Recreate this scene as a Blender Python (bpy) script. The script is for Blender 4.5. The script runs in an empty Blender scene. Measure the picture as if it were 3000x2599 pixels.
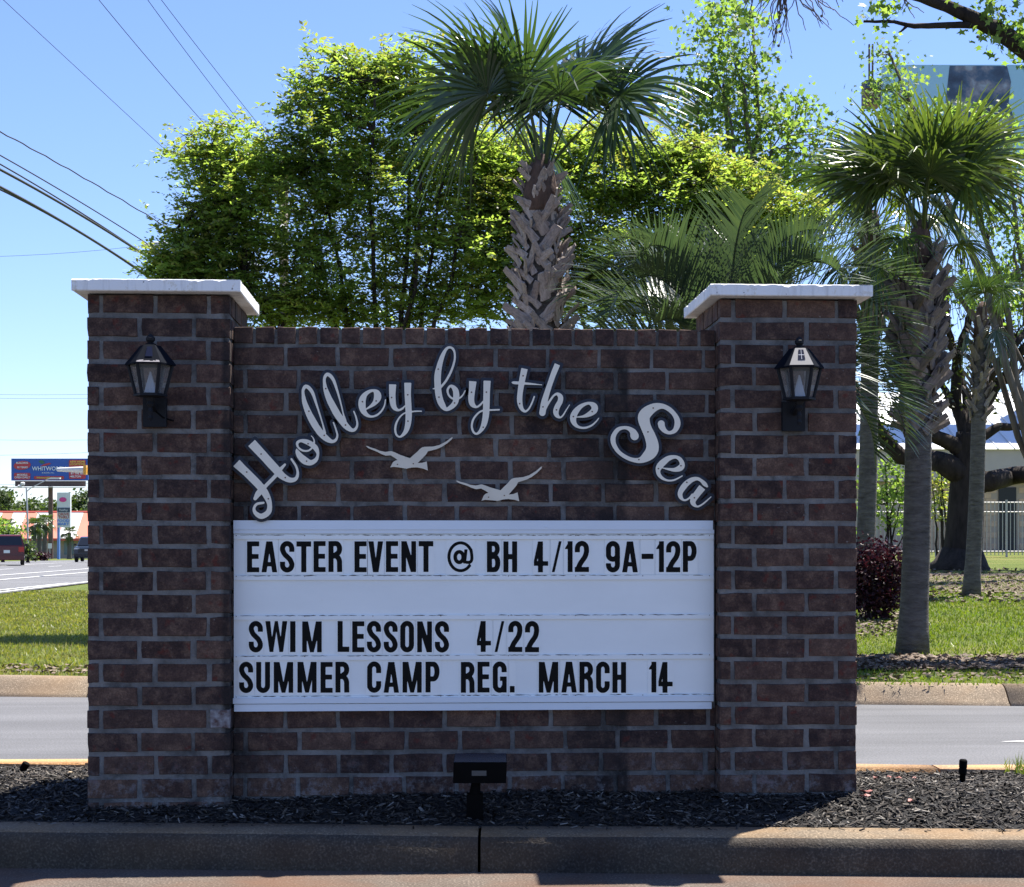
import bpy, bmesh, math, random
import numpy as np
from mathutils import Vector, Matrix, geometry

random.seed(7)
rng = np.random.default_rng(7)
R = math.radians
scene = bpy.context.scene
COL = scene.collection

# ------------------------------------------------------------------ camera, sky, sun
F = 4600.0            # focal length in photo pixels (3000 px wide)
VY = 1570.0           # horizon row in the photo
EYE = 1.215           # eye height above the planting bed
YAW = R(2.9)
FW = np.array([math.sin(YAW), math.cos(YAW)])
RT = np.array([math.cos(YAW), -math.sin(YAW)])
cam_d = bpy.data.cameras.new('camera')
cam = bpy.data.objects.new('camera', cam_d)
COL.objects.link(cam)
cam.location = (0, 0, EYE)
cam.rotation_euler = (R(90), 0, -YAW)
cam_d.sensor_width = 36.0
cam_d.lens = 36.0 * F / 3000.0
cam_d.shift_y = (VY - 1299.5) / 3000.0
cam_d.clip_end = 6000
cam_d.clip_start = 0.05
scene.camera = cam

SUN_EL, SUN_AZ = R(65.8), R(47.0)
world = bpy.data.worlds.new('World')
scene.world = world
world.use_nodes = True
wn = world.node_tree
sky = wn.nodes.new('ShaderNodeTexSky')
sky.sky_type = 'NISHITA'
sky.sun_disc = False
sky.sun_elevation = SUN_EL
sky.sun_rotation = SUN_AZ
sky.air_density = 1.0
sky.dust_density = 0.15
sky.ozone_density = 3.0
bg = wn.nodes['Background']
bg.inputs['Strength'].default_value = 0.076
wb = wn.nodes.new('ShaderNodeMix')          # cool white balance of the photograph, the same over the whole sky
wb.data_type = 'RGBA'; wb.blend_type = 'MULTIPLY'
wb.inputs['Factor'].default_value = 1.0
wb.inputs[7].default_value = (0.81, 0.85, 1.09, 1)
wn.links.new(sky.outputs[0], wb.inputs[6])
wn.links.new(wb.outputs[2], bg.inputs[0])

sl = bpy.data.lights.new('sun', 'SUN')
sl.energy = 5.0
sl.angle = R(0.53)
sl.color = (1.0, 0.95, 0.87)
sun = bpy.data.objects.new('sun', sl)
COL.objects.link(sun)
sd = Vector((math.sin(SUN_AZ) * math.cos(SUN_EL), math.cos(SUN_AZ) * math.cos(SUN_EL), math.sin(SUN_EL)))
sun.rotation_euler = sd.to_track_quat('Z', 'Y').to_euler()
sun.location = (6, 6, 20)

vs = scene.view_settings
vs.view_transform = 'Standard'
vs.look = 'None'
vs.exposure = 1.43
vs.gamma = 1.0
vs.use_curve_mapping = False
scene.cycles.max_bounces = 8
scene.cycles.transparent_max_bounces = 8
scene.cycles.sample_clamp_indirect = 6.0

# ------------------------------------------------------------------ pixels -> places
def C(lat, d, z=0.0):
    """camera-aligned ground coordinates (metres right, metres ahead) -> world"""
    p = RT * lat + FW * d
    return Vector((p[0], p[1], z))

def P(px, py, d):
    return C((px - 1500) / F * d, d, EYE - (py - VY) / F * d)

def W(px, py, Y):
    """point on the world plane y = Y"""
    v = RT * (px - 1500) / F + FW
    t = Y / v[1]
    return Vector((v[0] * t, Y, EYE - (py - VY) / F * t))

def sstep(a, b, x):
    t = min(1, max(0, (x - a) / (b - a)))
    return t * t * (3 - 2 * t)

def terrain(lat, d):
    if d < 13.0:
        return -0.05
    tr = sstep(-3.0, 2.5, lat)
    k = d - 13.0
    left = -0.05 - 0.0062 * min(k, 87) - 0.012 * min(max(0, k - 87), 160)
    right = -0.05 + 0.017 * min(k, 40)
    return left + (right - left) * tr

def U(px, py):
    """where a photo pixel meets the terrain: (lat, d, z)"""
    lo, hi = 13.0, 600.0
    f = lambda d: EYE - (py - VY) / F * d - terrain((px - 1500) / F * d, d)
    for _ in range(60):
        m = (lo + hi) / 2
        if f(m) > 0: lo = m
        else: hi = m
    d = lo
    lat = (px - 1500) / F * d
    return lat, d, terrain(lat, d)

# ------------------------------------------------------------------ objects
ORG = {}
def tag(o, label=None, cat=None, group=None, kind=None):
    if label: o['label'] = label
    if cat: o['category'] = cat
    if group: o['group'] = group
    if kind: o['kind'] = kind
    return o

def thing(name, label, cat, loc, group=None):
    o = bpy.data.objects.new(name, None)
    COL.objects.link(o)
    o.empty_display_size = 0.1
    o.location = loc
    ORG[o] = Vector(loc)
    return tag(o, label, cat, group)

def link(name, me, parent=None, loc=None):
    o = bpy.data.objects.new(name, me)
    COL.objects.link(o)
    if parent is not None:
        o.parent = parent
        ORG[o] = ORG[parent]
    else:
        ORG[o] = Vector(loc) if loc is not None else Vector((0, 0, 0))
    return o

def mesh_from(name, verts, faces, mat, smooth=False):
    me = bpy.data.meshes.new(name)
    me.from_pydata([tuple(v) for v in verts], [], faces)
    if mat is not None: me.materials.append(mat)
    if smooth:
        me.polygons.foreach_set('use_smooth', [True] * len(me.polygons))
    me.update()
    return me

def part(name, verts, faces, mat, parent=None, smooth=False, base=None):
    """mesh object from WORLD coordinates; under a parent its origin is the thing's base"""
    if parent is not None: org = ORG[parent]
    elif base is not None: org = Vector(base)
    else: org = Vector((0, 0, 0))
    vv = [(v[0] - org[0], v[1] - org[1], v[2] - org[2]) for v in verts]
    o = link(name, mesh_from(name, vv, faces, mat, smooth), parent)
    if parent is None:
        o.location = org
        ORG[o] = org
    return o

def np_mesh(name, V, mat, parent=None, base=None):
    """V: (N,k,3) world polygons, one face each"""
    V = np.asarray(V, dtype=np.float32)
    n, k, _ = V.shape
    if parent is not None: org = np.array(ORG[parent])
    elif base is not None: org = np.array(base)
    else: org = np.zeros(3)
    me = bpy.data.meshes.new(name)
    me.vertices.add(n * k)
    me.vertices.foreach_set('co', (V.reshape(-1, 3) - org).astype(np.float32).ravel())
    me.loops.add(n * k)
    me.loops.foreach_set('vertex_index', np.arange(n * k, dtype=np.int32))
    me.polygons.add(n)
    me.polygons.foreach_set('loop_start', np.arange(0, n * k, k, dtype=np.int32))
    me.polygons.foreach_set('loop_total', np.full(n, k, dtype=np.int32))
    me.materials.append(mat)
    me.update(calc_edges=True)
    o = link(name, me, parent)
    if parent is None:
        o.location = tuple(org)
        ORG[o] = Vector(org)
    return o

class MB:
    def __init__(s): s.v, s.f = [], []
    def add(s, v, f):
        n = len(s.v)
        s.v += [Vector(p) for p in v]
        s.f += [tuple(i + n for i in q) for q in f]
        return s
    def box(s, c, size, rz=0.0, taper=1.0, M=None):
        hx, hy, hz = size[0] / 2, size[1] / 2, size[2] / 2
        vs = []
        for z in (-1, 1):
            k = taper if z > 0 else 1.0
            for x, y in ((-1, -1), (1, -1), (1, 1), (-1, 1)):
                vs.append(Vector((x * hx * k, y * hy * k, z * hz)))
        m = M if M is not None else Matrix.Rotation(rz, 3, 'Z')
        vs = [m @ v + Vector(c) for v in vs]
        return s.add(vs, [(0, 3, 2, 1), (4, 5, 6, 7), (0, 1, 5, 4), (1, 2, 6, 5), (2, 3, 7, 6), (3, 0, 4, 7)])
    def tube(s, pts, rad, n=8, cap=True):
        pts = [Vector(p) for p in pts]
        if not hasattr(rad, '__len__'): rad = [rad] * len(pts)
        vs, fs = [], []
        up = Vector((0, 0, 1))
        prev = None
        for i, p in enumerate(pts):
            t = (pts[min(i + 1, len(pts) - 1)] - pts[max(i - 1, 0)]).normalized()
            if prev is None:
                a = t.cross(up)
                if a.length < 1e-3: a = t.cross(Vector((1, 0, 0)))
            else:
                a = prev - t * prev.dot(t)
            a.normalize(); prev = a
            b = t.cross(a)
            for k in range(n):
                th = 2 * math.pi * k / n
                vs.append(p + (a * math.cos(th) + b * math.sin(th)) * rad[i])
        for i in range(len(pts) - 1):
            for k in range(n):
                k2 = (k + 1) % n
                fs.append((i * n + k, i * n + k2, (i + 1) * n + k2, (i + 1) * n + k))
        if cap:
            fs.append(tuple(range(n - 1, -1, -1)))
            fs.append(tuple(range((len(pts) - 1) * n, len(pts) * n)))
        return s.add(vs, fs)
    def lathe(s, c, prof, n=12, ang0=0.0, sx=1.0, sy=1.0):
        vs, fs = [], []
        for r, z in prof:
            for k in range(n):
                th = ang0 + 2 * math.pi * k / n
                vs.append((c[0] + r * sx * math.cos(th), c[1] + r * sy * math.sin(th), c[2] + z))
        for i in range(len(prof) - 1):
            for k in range(n):
                k2 = (k + 1) % n
                fs.append((i * n + k, i * n + k2, (i + 1) * n + k2, (i + 1) * n + k))
        fs.append(tuple(range(n - 1, -1, -1)))
        fs.append(tuple(range((len(prof) - 1) * n, len(prof) * n)))
        return s.add(vs, fs)
    def quad(s, a, b, c, d): return s.add([a, b, c, d], [(0, 1, 2, 3)])
    def build(s, name, mat, parent=None, smooth=False, base=None):
        return part(name, s.v, s.f, mat, parent, smooth, base)

# ------------------------------------------------------------------ materials
def new_mat(name):
    m = bpy.data.materials.new(name)
    m.use_nodes = True
    nt = m.node_tree
    return m, nt, nt.nodes['Principled BSDF']

def rgba(c): return (c[0], c[1], c[2], 1.0)

def noise(nt, scale, detail=4.0, coord='Object', rough=0.55, stretch=None):
    if coord == 'World':
        g = nt.nodes.new('ShaderNodeNewGeometry'); src = g.outputs['Position']
    else:
        g = nt.nodes.new('ShaderNodeTexCoord'); src = g.outputs[coord]
    if stretch:
        mp = nt.nodes.new('ShaderNodeMapping')
        mp.inputs['Scale'].default_value = stretch
        nt.links.new(src, mp.inputs['Vector']); src = mp.outputs['Vector']
    t = nt.nodes.new('ShaderNodeTexNoise')
    t.inputs['Scale'].default_value = scale
    t.inputs['Detail'].default_value = detail
    t.inputs['Roughness'].default_value = rough
    nt.links.new(src, t.inputs['Vector'])
    return t.outputs['Fac']

def ramp(nt, fac, stops, interp='LINEAR'):
    r = nt.nodes.new('ShaderNodeValToRGB')
    r.color_ramp.interpolation = interp
    e = r.color_ramp.elements
    while len(e) < len(stops): e.new(0.5)
    for i, (p, c) in enumerate(stops):
        e[i].position = p
        e[i].color = rgba(c) if hasattr(c, '__len__') else (c, c, c, 1)
    nt.links.new(fac, r.inputs['Fac'])
    return r.outputs['Color']

def mix(nt, fac, a, b, mode='MIX'):
    m = nt.nodes.new('ShaderNodeMix')
    m.data_type = 'RGBA'; m.blend_type = mode
    for sock, v in ((m.inputs['Factor'], fac), (m.inputs[6], a), (m.inputs[7], b)):
        if isinstance(v, bpy.types.NodeSocket): nt.links.new(v, sock)
        elif hasattr(v, '__len__'): sock.default_value = rgba(v)
        else: sock.default_value = v
    return m.outputs[2]

def bump(nt, bsdf, h, strength=0.3, dist=0.01):
    b = nt.nodes.new('ShaderNodeBump')
    b.inputs['Strength'].default_value = strength
    b.inputs['Distance'].default_value = dist
    nt.links.new(h, b.inputs['Height'])
    nt.links.new(b.outputs['Normal'], bsdf.inputs['Normal'])

def simple(name, c, rough=0.6, var=0.0, scale=8.0, c2=None, metal=0.0, bmp=0.0, bscale=60.0, bdist=0.004, coord='World', spec=0.5, stretch=None):
    m, nt, b = new_mat(name)
    b.inputs['Roughness'].default_value = rough
    b.inputs['Metallic'].default_value = metal
    b.inputs['Specular IOR Level'].default_value = spec
    if var > 0 or c2 is not None:
        if c2 is None: c2 = tuple(max(0, x * (1 - var)) for x in c)
        f = noise(nt, scale, coord=coord, stretch=stretch)
        col = ramp(nt, f, [(0.35, c), (0.65, c2)])
        nt.links.new(col, b.inputs['Base Color'])
    else:
        b.inputs['Base Color'].default_value = rgba(c)
    if bmp > 0:
        bump(nt, b, noise(nt, bscale, coord=coord, stretch=stretch), bmp, bdist)
    return m

def island(nt):
    g = nt.nodes.new('ShaderNodeNewGeometry')
    return g.outputs['Random Per Island']

def leaf_mat(name, cols, trans=0.45, rough=0.38, tcol=None, spec=0.5, objrand=False):
    m, nt, b = new_mat(name)
    n = len(cols)
    if objrand:
        oi = nt.nodes.new('ShaderNodeObjectInfo'); fac = oi.outputs['Random']
    else:
        fac = island(nt)
    col = ramp(nt, fac, [(i / max(1, n - 1), c) for i, c in enumerate(cols)])
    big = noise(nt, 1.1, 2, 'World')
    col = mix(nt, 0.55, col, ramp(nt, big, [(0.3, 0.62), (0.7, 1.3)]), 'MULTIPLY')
    nt.links.new(col, b.inputs['Base Color'])
    b.inputs['Roughness'].default_value = rough
    b.inputs['Specular IOR Level'].default_value = spec
    t = nt.nodes.new('ShaderNodeBsdfTranslucent')
    tc = mix(nt, 1.0, col, tcol or (1.5, 1.6, 0.55), 'MULTIPLY')
    nt.links.new(tc, t.inputs['Color'])
    mx = nt.nodes.new('ShaderNodeMixShader')
    mx.inputs[0].default_value = trans
    nt.links.new(b.outputs[0], mx.inputs[1])
    nt.links.new(t.outputs[0], mx.inputs[2])
    nt.links.new(mx.outputs[0], nt.nodes['Material Output'].inputs['Surface'])
    return m

M = {}

def stains(nt, col, x_corner=(0.885, -0.925), white=0.5, dark=0.8):
    """white bloom near the footing and black mildew in the two inner corners, both ragged"""
    g = nt.nodes.new('ShaderNodeNewGeometry'); sx = nt.nodes.new('ShaderNodeSeparateXYZ')
    nt.links.new(g.outputs['Position'], sx.inputs[0])
    def rng_(sock, a, b):
        m = nt.nodes.new('ShaderNodeMapRange'); m.inputs['From Min'].default_value = a; m.inputs['From Max'].default_value = b
        nt.links.new(sock, m.inputs['Value']); return m.outputs[0]
    def mul(a, b):
        m = nt.nodes.new('ShaderNodeMath'); m.operation = 'MULTIPLY'; nt.links.new(a, m.inputs[0])
        if isinstance(b, bpy.types.NodeSocket): nt.links.new(b, m.inputs[1])
        else: m.inputs[1].default_value = b
        return m.outputs[0]
    low = mul(rng_(sx.outputs['Z'], 0.22, 0.02), ramp(nt, noise(nt, 17, 6, 'World', 0.75), [(0.50, 0.0), (0.64, 1.0)]))
    col = mix(nt, mul(low, white), col, (0.30, 0.31, 0.32))
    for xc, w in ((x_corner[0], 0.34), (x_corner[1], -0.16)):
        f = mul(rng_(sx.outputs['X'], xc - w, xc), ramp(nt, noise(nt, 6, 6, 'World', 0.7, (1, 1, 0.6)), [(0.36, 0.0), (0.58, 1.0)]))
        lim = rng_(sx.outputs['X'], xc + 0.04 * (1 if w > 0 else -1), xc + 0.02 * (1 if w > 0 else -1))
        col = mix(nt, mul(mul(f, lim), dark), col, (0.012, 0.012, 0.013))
    return col
# brick: every brick its own tone, with flashed patches
def brick_mat():
    m, nt, b = new_mat('brick')
    oi = nt.nodes.new('ShaderNodeObjectInfo')
    base = ramp(nt, oi.outputs['Random'], [(0.0, (0.026, 0.017, 0.016)), (0.2, (0.105, 0.060, 0.047)), (0.4, (0.046, 0.030, 0.028)), (0.6, (0.15, 0.090, 0.066)), (0.8, (0.072, 0.040, 0.034)), (1.0, (0.030, 0.022, 0.023))])
    p = noise(nt, 15, 8, 'World', 0.72)
    patch = ramp(nt, p, [(0.38, (0.022, 0.014, 0.014)), (0.49, (0.074, 0.043, 0.035)), (0.63, (0.23, 0.145, 0.10))])
    col = mix(nt, 0.46, base, patch)
    red = ramp(nt, noise(nt, 17, 3, 'World'), [(0.62, 0.0), (0.70, 0.7)])
    col = mix(nt, red, col, (0.115, 0.028, 0.020))
    lime = ramp(nt, noise(nt, 46, 3, 'World', 0.7), [(0.69, 0.0), (0.75, 0.55)])
    col = mix(nt, lime, col, (0.33, 0.30, 0.27))
    fine = noise(nt, 130, 3, 'World')
    col = mix(nt, 0.8, col, ramp(nt, fine, [(0.3, 0.46), (0.7, 1.14)]), 'MULTIPLY')
    col = stains(nt, col)
    nt.links.new(col, b.inputs['Base Color'])
    b.inputs['Roughness'].default_value = 0.9
    b.inputs['Specular IOR Level'].default_value = 0.25
    bump(nt, b, noise(nt, 70, 5, 'World', 0.65), 0.75, 0.006)
    return m
M['brick'] = brick_mat()

def mortar_mat():
    m, nt, b = new_mat('mortar')
    col = ramp(nt, noise(nt, 6, 5, 'World', 0.65), [(0.3, (0.085, 0.083, 0.080)), (0.7, (0.235, 0.228, 0.218))])
    # dark mildew in the re-entrant corners and splashed along the footing
    mil = ramp(nt, noise(nt, 5.0, 5, 'World', 0.7), [(0.52, 0.0), (0.66, 0.75)])
    col = mix(nt, mil, col, (0.05, 0.05, 0.05))
    col = stains(nt, col, dark=0.9)
    nt.links.new(col, b.inputs['Base Color'])
    b.inputs['Roughness'].default_value = 0.95
    b.inputs['Specular IOR Level'].default_value = 0.2
    bump(nt, b, noise(nt, 55, 5, 'World', 0.7), 0.9, 0.01)
    return m
M['mortar'] = mortar_mat()

def cap_mat():
    m, nt, b = new_mat('cap_paint')
    chip = ramp(nt, noise(nt, 14, 5, 'World', 0.7), [(0.60, 0.0), (0.64, 0.8)])
    col = mix(nt, chip, (0.78, 0.78, 0.77), (0.66, 0.62, 0.54))
    spot = ramp(nt, noise(nt, 38, 2, 'World'), [(0.70, 0.0), (0.74, 0.9)])
    col = mix(nt, spot, col, (0.16, 0.15, 0.14))
    streak = ramp(nt, noise(nt, 9, 4, 'World', 0.6, (4, 4, 0.4)), [(0.50, 0.0), (0.75, 0.5)])
    col = mix(nt, streak, col, (0.36, 0.35, 0.34))
    nt.links.new(col, b.inputs['Base Color'])
    b.inputs['Roughness'].default_value = 0.75
    bump(nt, b, noise(nt, 30, 5, 'World'), 0.35, 0.006)
    return m
M['cap'] = cap_mat()

def board_mat(name, c, seams=False):
    m, nt, b = new_mat(name)
    f = noise(nt, 2.2, 4, 'World', 0.6, (1, 1, 2))
    col = ramp(nt, f, [(0.3, tuple(x * 0.93 for x in c)), (0.7, c)])
    st = ramp(nt, noise(nt, 7, 5, 'World', 0.7, (1, 1, 0.5)), [(0.66, 0.0), (0.8, 0.30)])
    col = mix(nt, st, col, (0.60, 0.60, 0.55))
    nt.links.new(col, b.inputs['Base Color'])
    b.inputs['Roughness'].default_value = 0.42
    bump(nt, b, noise(nt, 4, 2, 'World'), 0.06, 0.01)
    return m
M['board'] = board_mat('board_white', (0.81, 0.835, 0.82))
M['board_frame'] = board_mat('board_frame_white', (0.68, 0.74, 0.80))
M['tile'] = simple('tile_acrylic', (0.80, 0.82, 0.80), 0.3, 0.04, 5)
M['black_letter'] = simple('black_letter', (0.004, 0.004, 0.004), 0.6, spec=0.12)
M['crack'] = simple('peeling_edge', (0.055, 0.035, 0.028), 0.9)
M['cream'] = simple('cream_letter_face', (0.80, 0.74, 0.61), 0.5, 0.06, 3, bmp=0.1, bscale=40)
M['navy'] = simple('navy_backing', (0.008, 0.015, 0.032), 0.6, 0.3, 6)
M['rust'] = simple('rusty_screw', (0.11, 0.055, 0.03), 0.8)
M['gull'] = simple('gull_weathered', (0.68, 0.62, 0.50), 0.6, 0.12, 9)
M['black_metal'] = simple('black_metal', (0.010, 0.011, 0.014), 0.6, 0.2, 20, bmp=0.08, bscale=90, spec=0.2)
M['black_plastic'] = simple('black_plastic', (0.003, 0.003, 0.003), 0.7, 0.3, 20, spec=0.06)
M['roof_black'] = simple('lantern_roof', (0.007, 0.009, 0.014), 0.7, 0.2, 20, spec=0.03)
M['pale_metal'] = simple('pale_grey_metal', (0.20, 0.19, 0.185), 0.55, 0.12, 18)
M['rim_glint'] = simple('rim_reflection', (0.34, 0.31, 0.31), 0.7, 0.3, 40)
M['solar'] = simple('solar_cell', (0.006, 0.008, 0.022), 0.25, spec=0.3)
M['silver'] = simple('silver_line', (0.6, 0.6, 0.62), 0.3)
M['amber'] = simple('amber_base', (0.42, 0.20, 0.09), 0.5)
M['label_grey'] = simple('label_grey', (0.055, 0.058, 0.06), 0.5, 0.2, 60)

def glass_mat():
    m, nt, b = new_mat('lantern_glass')
    b.inputs['Base Color'].default_value = (0.75, 0.76, 0.72, 1)
    b.inputs['Roughness'].default_value = 0.12
    b.inputs['Alpha'].default_value = 0.10
    return m
M['glass'] = glass_mat()
M['diffuser'] = simple('diffuser_cone', (0.36, 0.37, 0.38), 0.35)

def concrete(name, c, dark, rustc=None, rust=0.0, lowz=None):
    m, nt, b = new_mat(name)
    col = ramp(nt, noise(nt, 2.3, 6, 'World', 0.65), [(0.32, dark), (0.68, c)])
    agg = noise(nt, 105, 2, 'World', 0.5)
    col = mix(nt, 0.75, col, ramp(nt, agg, [(0.3, 0.5), (0.55, 0.95), (0.67, 1.9)]), 'MULTIPLY')
    if rustc:
        r = ramp(nt, noise(nt, 1.6, 5, 'World', 0.6, (1, 1.6, 1)), [(0.42, 0.0), (0.66, rust)])
        col = mix(nt, r, col, rustc)
    if lowz:
        g = nt.nodes.new('ShaderNodeNewGeometry')
        sx = nt.nodes.new('ShaderNodeSeparateXYZ')
        nt.links.new(g.outputs['Position'], sx.inputs[0])
        mr = nt.nodes.new('ShaderNodeMapRange')
        mr.inputs['From Min'].default_value = lowz[0]; mr.inputs['From Max'].default_value = lowz[1]
        mr.inputs['To Min'].default_value = lowz[2]; mr.inputs['To Max'].default_value = 0.0
        nt.links.new(sx.outputs['Z'], mr.inputs['Value'])
        ad = nt.nodes.new('ShaderNodeMath'); ad.operation = 'MULTIPLY'
        nt.links.new(mr.outputs[0], ad.inputs[0])
        nt.links.new(ramp(nt, noise(nt, 9, 5, 'World', 0.7), [(0.3, 0.5), (0.7, 1.0)]), ad.inputs[1])
        col = mix(nt, ad.outputs[0], col, (0.040, 0.038, 0.036))
    nt.links.new(col, b.inputs['Base Color'])
    b.inputs['Roughness'].default_value = 0.92
    b.inputs['Specular IOR Level'].default_value = 0.25
    bump(nt, b, agg, 0.6, 0.005)
    return m
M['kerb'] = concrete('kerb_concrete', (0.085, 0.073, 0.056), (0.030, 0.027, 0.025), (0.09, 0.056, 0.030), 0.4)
M['kerb_top'] = concrete('kerb_worn_lit_top', (0.21, 0.16, 0.105), (0.12, 0.095, 0.068), (0.24, 0.14, 0.06), 0.55)
M['kerb_orange'] = concrete('kerb_stained', (0.42, 0.30, 0.18), (0.33, 0.20, 0.11), (0.50, 0.24, 0.08), 0.7)
M['kerb_far'] = concrete('kerb_tan', (0.235, 0.185, 0.13), (0.17, 0.13, 0.092), (0.22, 0.14, 0.075), 0.4)
M['gutter'] = concrete('gutter_concrete', (0.12, 0.097, 0.078), (0.080, 0.060, 0.047), (0.12, 0.056, 0.030), 0.6)

def asphalt(name, c, dark, tint=None):
    m, nt, b = new_mat(name)
    col = ramp(nt, noise(nt, 0.7, 5, 'World', 0.6), [(0.3, dark), (0.7, c)])
    agg = noise(nt, 75, 3, 'World', 0.7)
    wear = noise(nt, 1.4, 4, 'World', 0.6, (0.12, 1.8, 1))
    col = mix(nt, 0.7, col, ramp(nt, wear, [(0.35, 0.78), (0.65, 1.2)]), 'MULTIPLY')
    col = mix(nt, 0.75, col, ramp(nt, agg, [(0.35, 0.6), (0.65, 1.5)]), 'MULTIPLY')
    nt.links.new(col, b.inputs['Base Color'])
    b.inputs['Roughness'].default_value = 0.88
    b.inputs['Specular IOR Level'].default_value = 0.3
    bump(nt, b, agg, 0.4, 0.004)
    return m
M['asphalt'] = asphalt('worn_asphalt', (0.112, 0.112, 0.117), (0.088, 0.088, 0.092))
M['street'] = asphalt('street_asphalt', (0.075, 0.072, 0.07), (0.055, 0.053, 0.052))
M['highway'] = asphalt('highway_asphalt', (0.13, 0.13, 0.133), (0.108, 0.108, 0.111))
M['paint'] = simple('road_paint', (0.72, 0.72, 0.70), 0.7, 0.2, 2)
M['mulch_base'] = simple('mulch_soil', (0.006, 0.005, 0.004), 0.95, 0.5, 25, bmp=0.8, bscale=90, bdist=0.02)

def chip_mat(name, cols):
    m, nt, b = new_mat(name)
    col = ramp(nt, island(nt), [(i / (len(cols) - 1), c) for i, c in enumerate(cols)])
    nt.links.new(col, b.inputs['Base Color'])
    b.inputs['Roughness'].default_value = 0.75
    b.inputs['Specular IOR Level'].default_value = 0.3
    return m
M['chip'] = chip_mat('mulch_chip', [(0.004, 0.003, 0.003), (0.012, 0.009, 0.007), (0.055, 0.044, 0.034), (0.006, 0.005, 0.004), (0.10, 0.082, 0.064), (0.005, 0.004, 0.004), (0.040, 0.034, 0.028), (0.005, 0.004, 0.004), (0.26, 0.235, 0.20)])
M['litter'] = chip_mat('leaf_litter', [(0.11, 0.075, 0.05), (0.19, 0.14, 0.10), (0.07, 0.05, 0.035), (0.26, 0.20, 0.15)])

def lawn_mat():
    m, nt, b = new_mat('lawn')
    col = ramp(nt, noise(nt, 0.45, 5, 'World', 0.65), [(0.30, (0.060, 0.090, 0.014)), (0.5, (0.10, 0.125, 0.024)), (0.72, (0.17, 0.155, 0.05))])
    f = noise(nt, 24, 4, 'World', 0.7)
    col = mix(nt, 0.8, col, ramp(nt, f, [(0.3, 0.55), (0.7, 1.45)]), 'MULTIPLY')
    nt.links.new(col, b.inputs['Base Color'])
    b.inputs['Roughness'].default_value = 0.9
    b.inputs['Specular IOR Level'].default_value = 0.15
    bump(nt, b, f, 0.9, 0.05)
    return m
M['lawn'] = lawn_mat()
M['bare'] = simple('leaf_strewn_soil', (0.16, 0.115, 0.075), 0.95, scale=3, c2=(0.075, 0.055, 0.038), bmp=0.8, bscale=30, bdist=0.03)
M['grass'] = leaf_mat('grass_blade', [(0.075, 0.13, 0.012), (0.12, 0.17, 0.018), (0.17, 0.19, 0.03), (0.095, 0.145, 0.015)], 0.4, 0.5)
M['grass_dry'] = leaf_mat('dry_grass_blade', [(0.13, 0.17, 0.025), (0.20, 0.20, 0.05), (0.27, 0.235, 0.09), (0.15, 0.185, 0.028)], 0.4, 0.5)

def bark(name, c, dark, scale=6, stretch=(1, 1, 0.25), bd=0.03):
    m, nt, b = new_mat(name)
    f = noise(nt, scale, 6, 'World', 0.7, stretch)
    col = ramp(nt, f, [(0.32, dark), (0.68, c)])
    nt.links.new(col, b.inputs['Base Color'])
    b.inputs['Roughness'].default_value = 0.92
    b.inputs['Specular IOR Level'].default_value = 0.2
    bump(nt, b, f, 0.9, bd)
    return m
M['bark'] = bark('bark_dark', (0.050, 0.039, 0.033), (0.014, 0.011, 0.010))
M['bark_grey'] = bark('bark_grey', (0.17, 0.145, 0.12), (0.07, 0.058, 0.048))
M['palm_trunk'] = bark('palm_trunk', (0.165, 0.15, 0.138), (0.065, 0.058, 0.054), 9, (0.7, 0.7, 2.6), 0.04)
M['palm_brown'] = bark('palm_fibre', (0.13, 0.085, 0.065), (0.05, 0.035, 0.03), 14, (1, 1, 0.4))
M['boot'] = chip_mat('palm_boot', [(0.26, 0.21, 0.17), (0.34, 0.28, 0.23), (0.19, 0.14, 0.115), (0.30, 0.24, 0.19)])
def boot_mat(k=1.0):
    m, nt, b = new_mat('palm_boot')
    oi = nt.nodes.new('ShaderNodeObjectInfo')
    col = ramp(nt, oi.outputs['Random'], [(0, (0.25, 0.19, 0.16)), (0.3, (0.40, 0.33, 0.28)), (0.6, (0.31, 0.25, 0.21)), (1, (0.47, 0.39, 0.33))])
    col = mix(nt, 0.85, col, ramp(nt, noise(nt, 22, 5, 'Object', 0.7, (1, 1, 0.12)), [(0.3, 0.35 * k), (0.7, 1.2 * k)]), 'MULTIPLY')
    nt.links.new(col, b.inputs['Base Color'])
    b.inputs['Roughness'].default_value = 0.85
    return m
M['boot'] = boot_mat()
M['boot_dark'] = boot_mat(0.5)
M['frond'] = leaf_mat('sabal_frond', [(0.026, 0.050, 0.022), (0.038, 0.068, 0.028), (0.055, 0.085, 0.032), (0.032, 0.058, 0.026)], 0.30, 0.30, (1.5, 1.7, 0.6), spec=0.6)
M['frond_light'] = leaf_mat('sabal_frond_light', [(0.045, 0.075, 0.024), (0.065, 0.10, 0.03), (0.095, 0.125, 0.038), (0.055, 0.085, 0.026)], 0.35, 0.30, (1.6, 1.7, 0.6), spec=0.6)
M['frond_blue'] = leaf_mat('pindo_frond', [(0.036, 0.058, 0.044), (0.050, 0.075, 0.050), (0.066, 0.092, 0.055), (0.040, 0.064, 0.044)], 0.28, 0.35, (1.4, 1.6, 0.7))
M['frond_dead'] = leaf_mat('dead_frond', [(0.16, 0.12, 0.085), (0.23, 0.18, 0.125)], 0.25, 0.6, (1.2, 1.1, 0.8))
M['leaf_green'] = leaf_mat('leaf_green', [(0.10, 0.155, 0.046), (0.13, 0.19, 0.055), (0.165, 0.215, 0.066), (0.11, 0.17, 0.05)], 0.66, 0.32, (2.5, 2.45, 1.05), spec=0.55)
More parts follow.
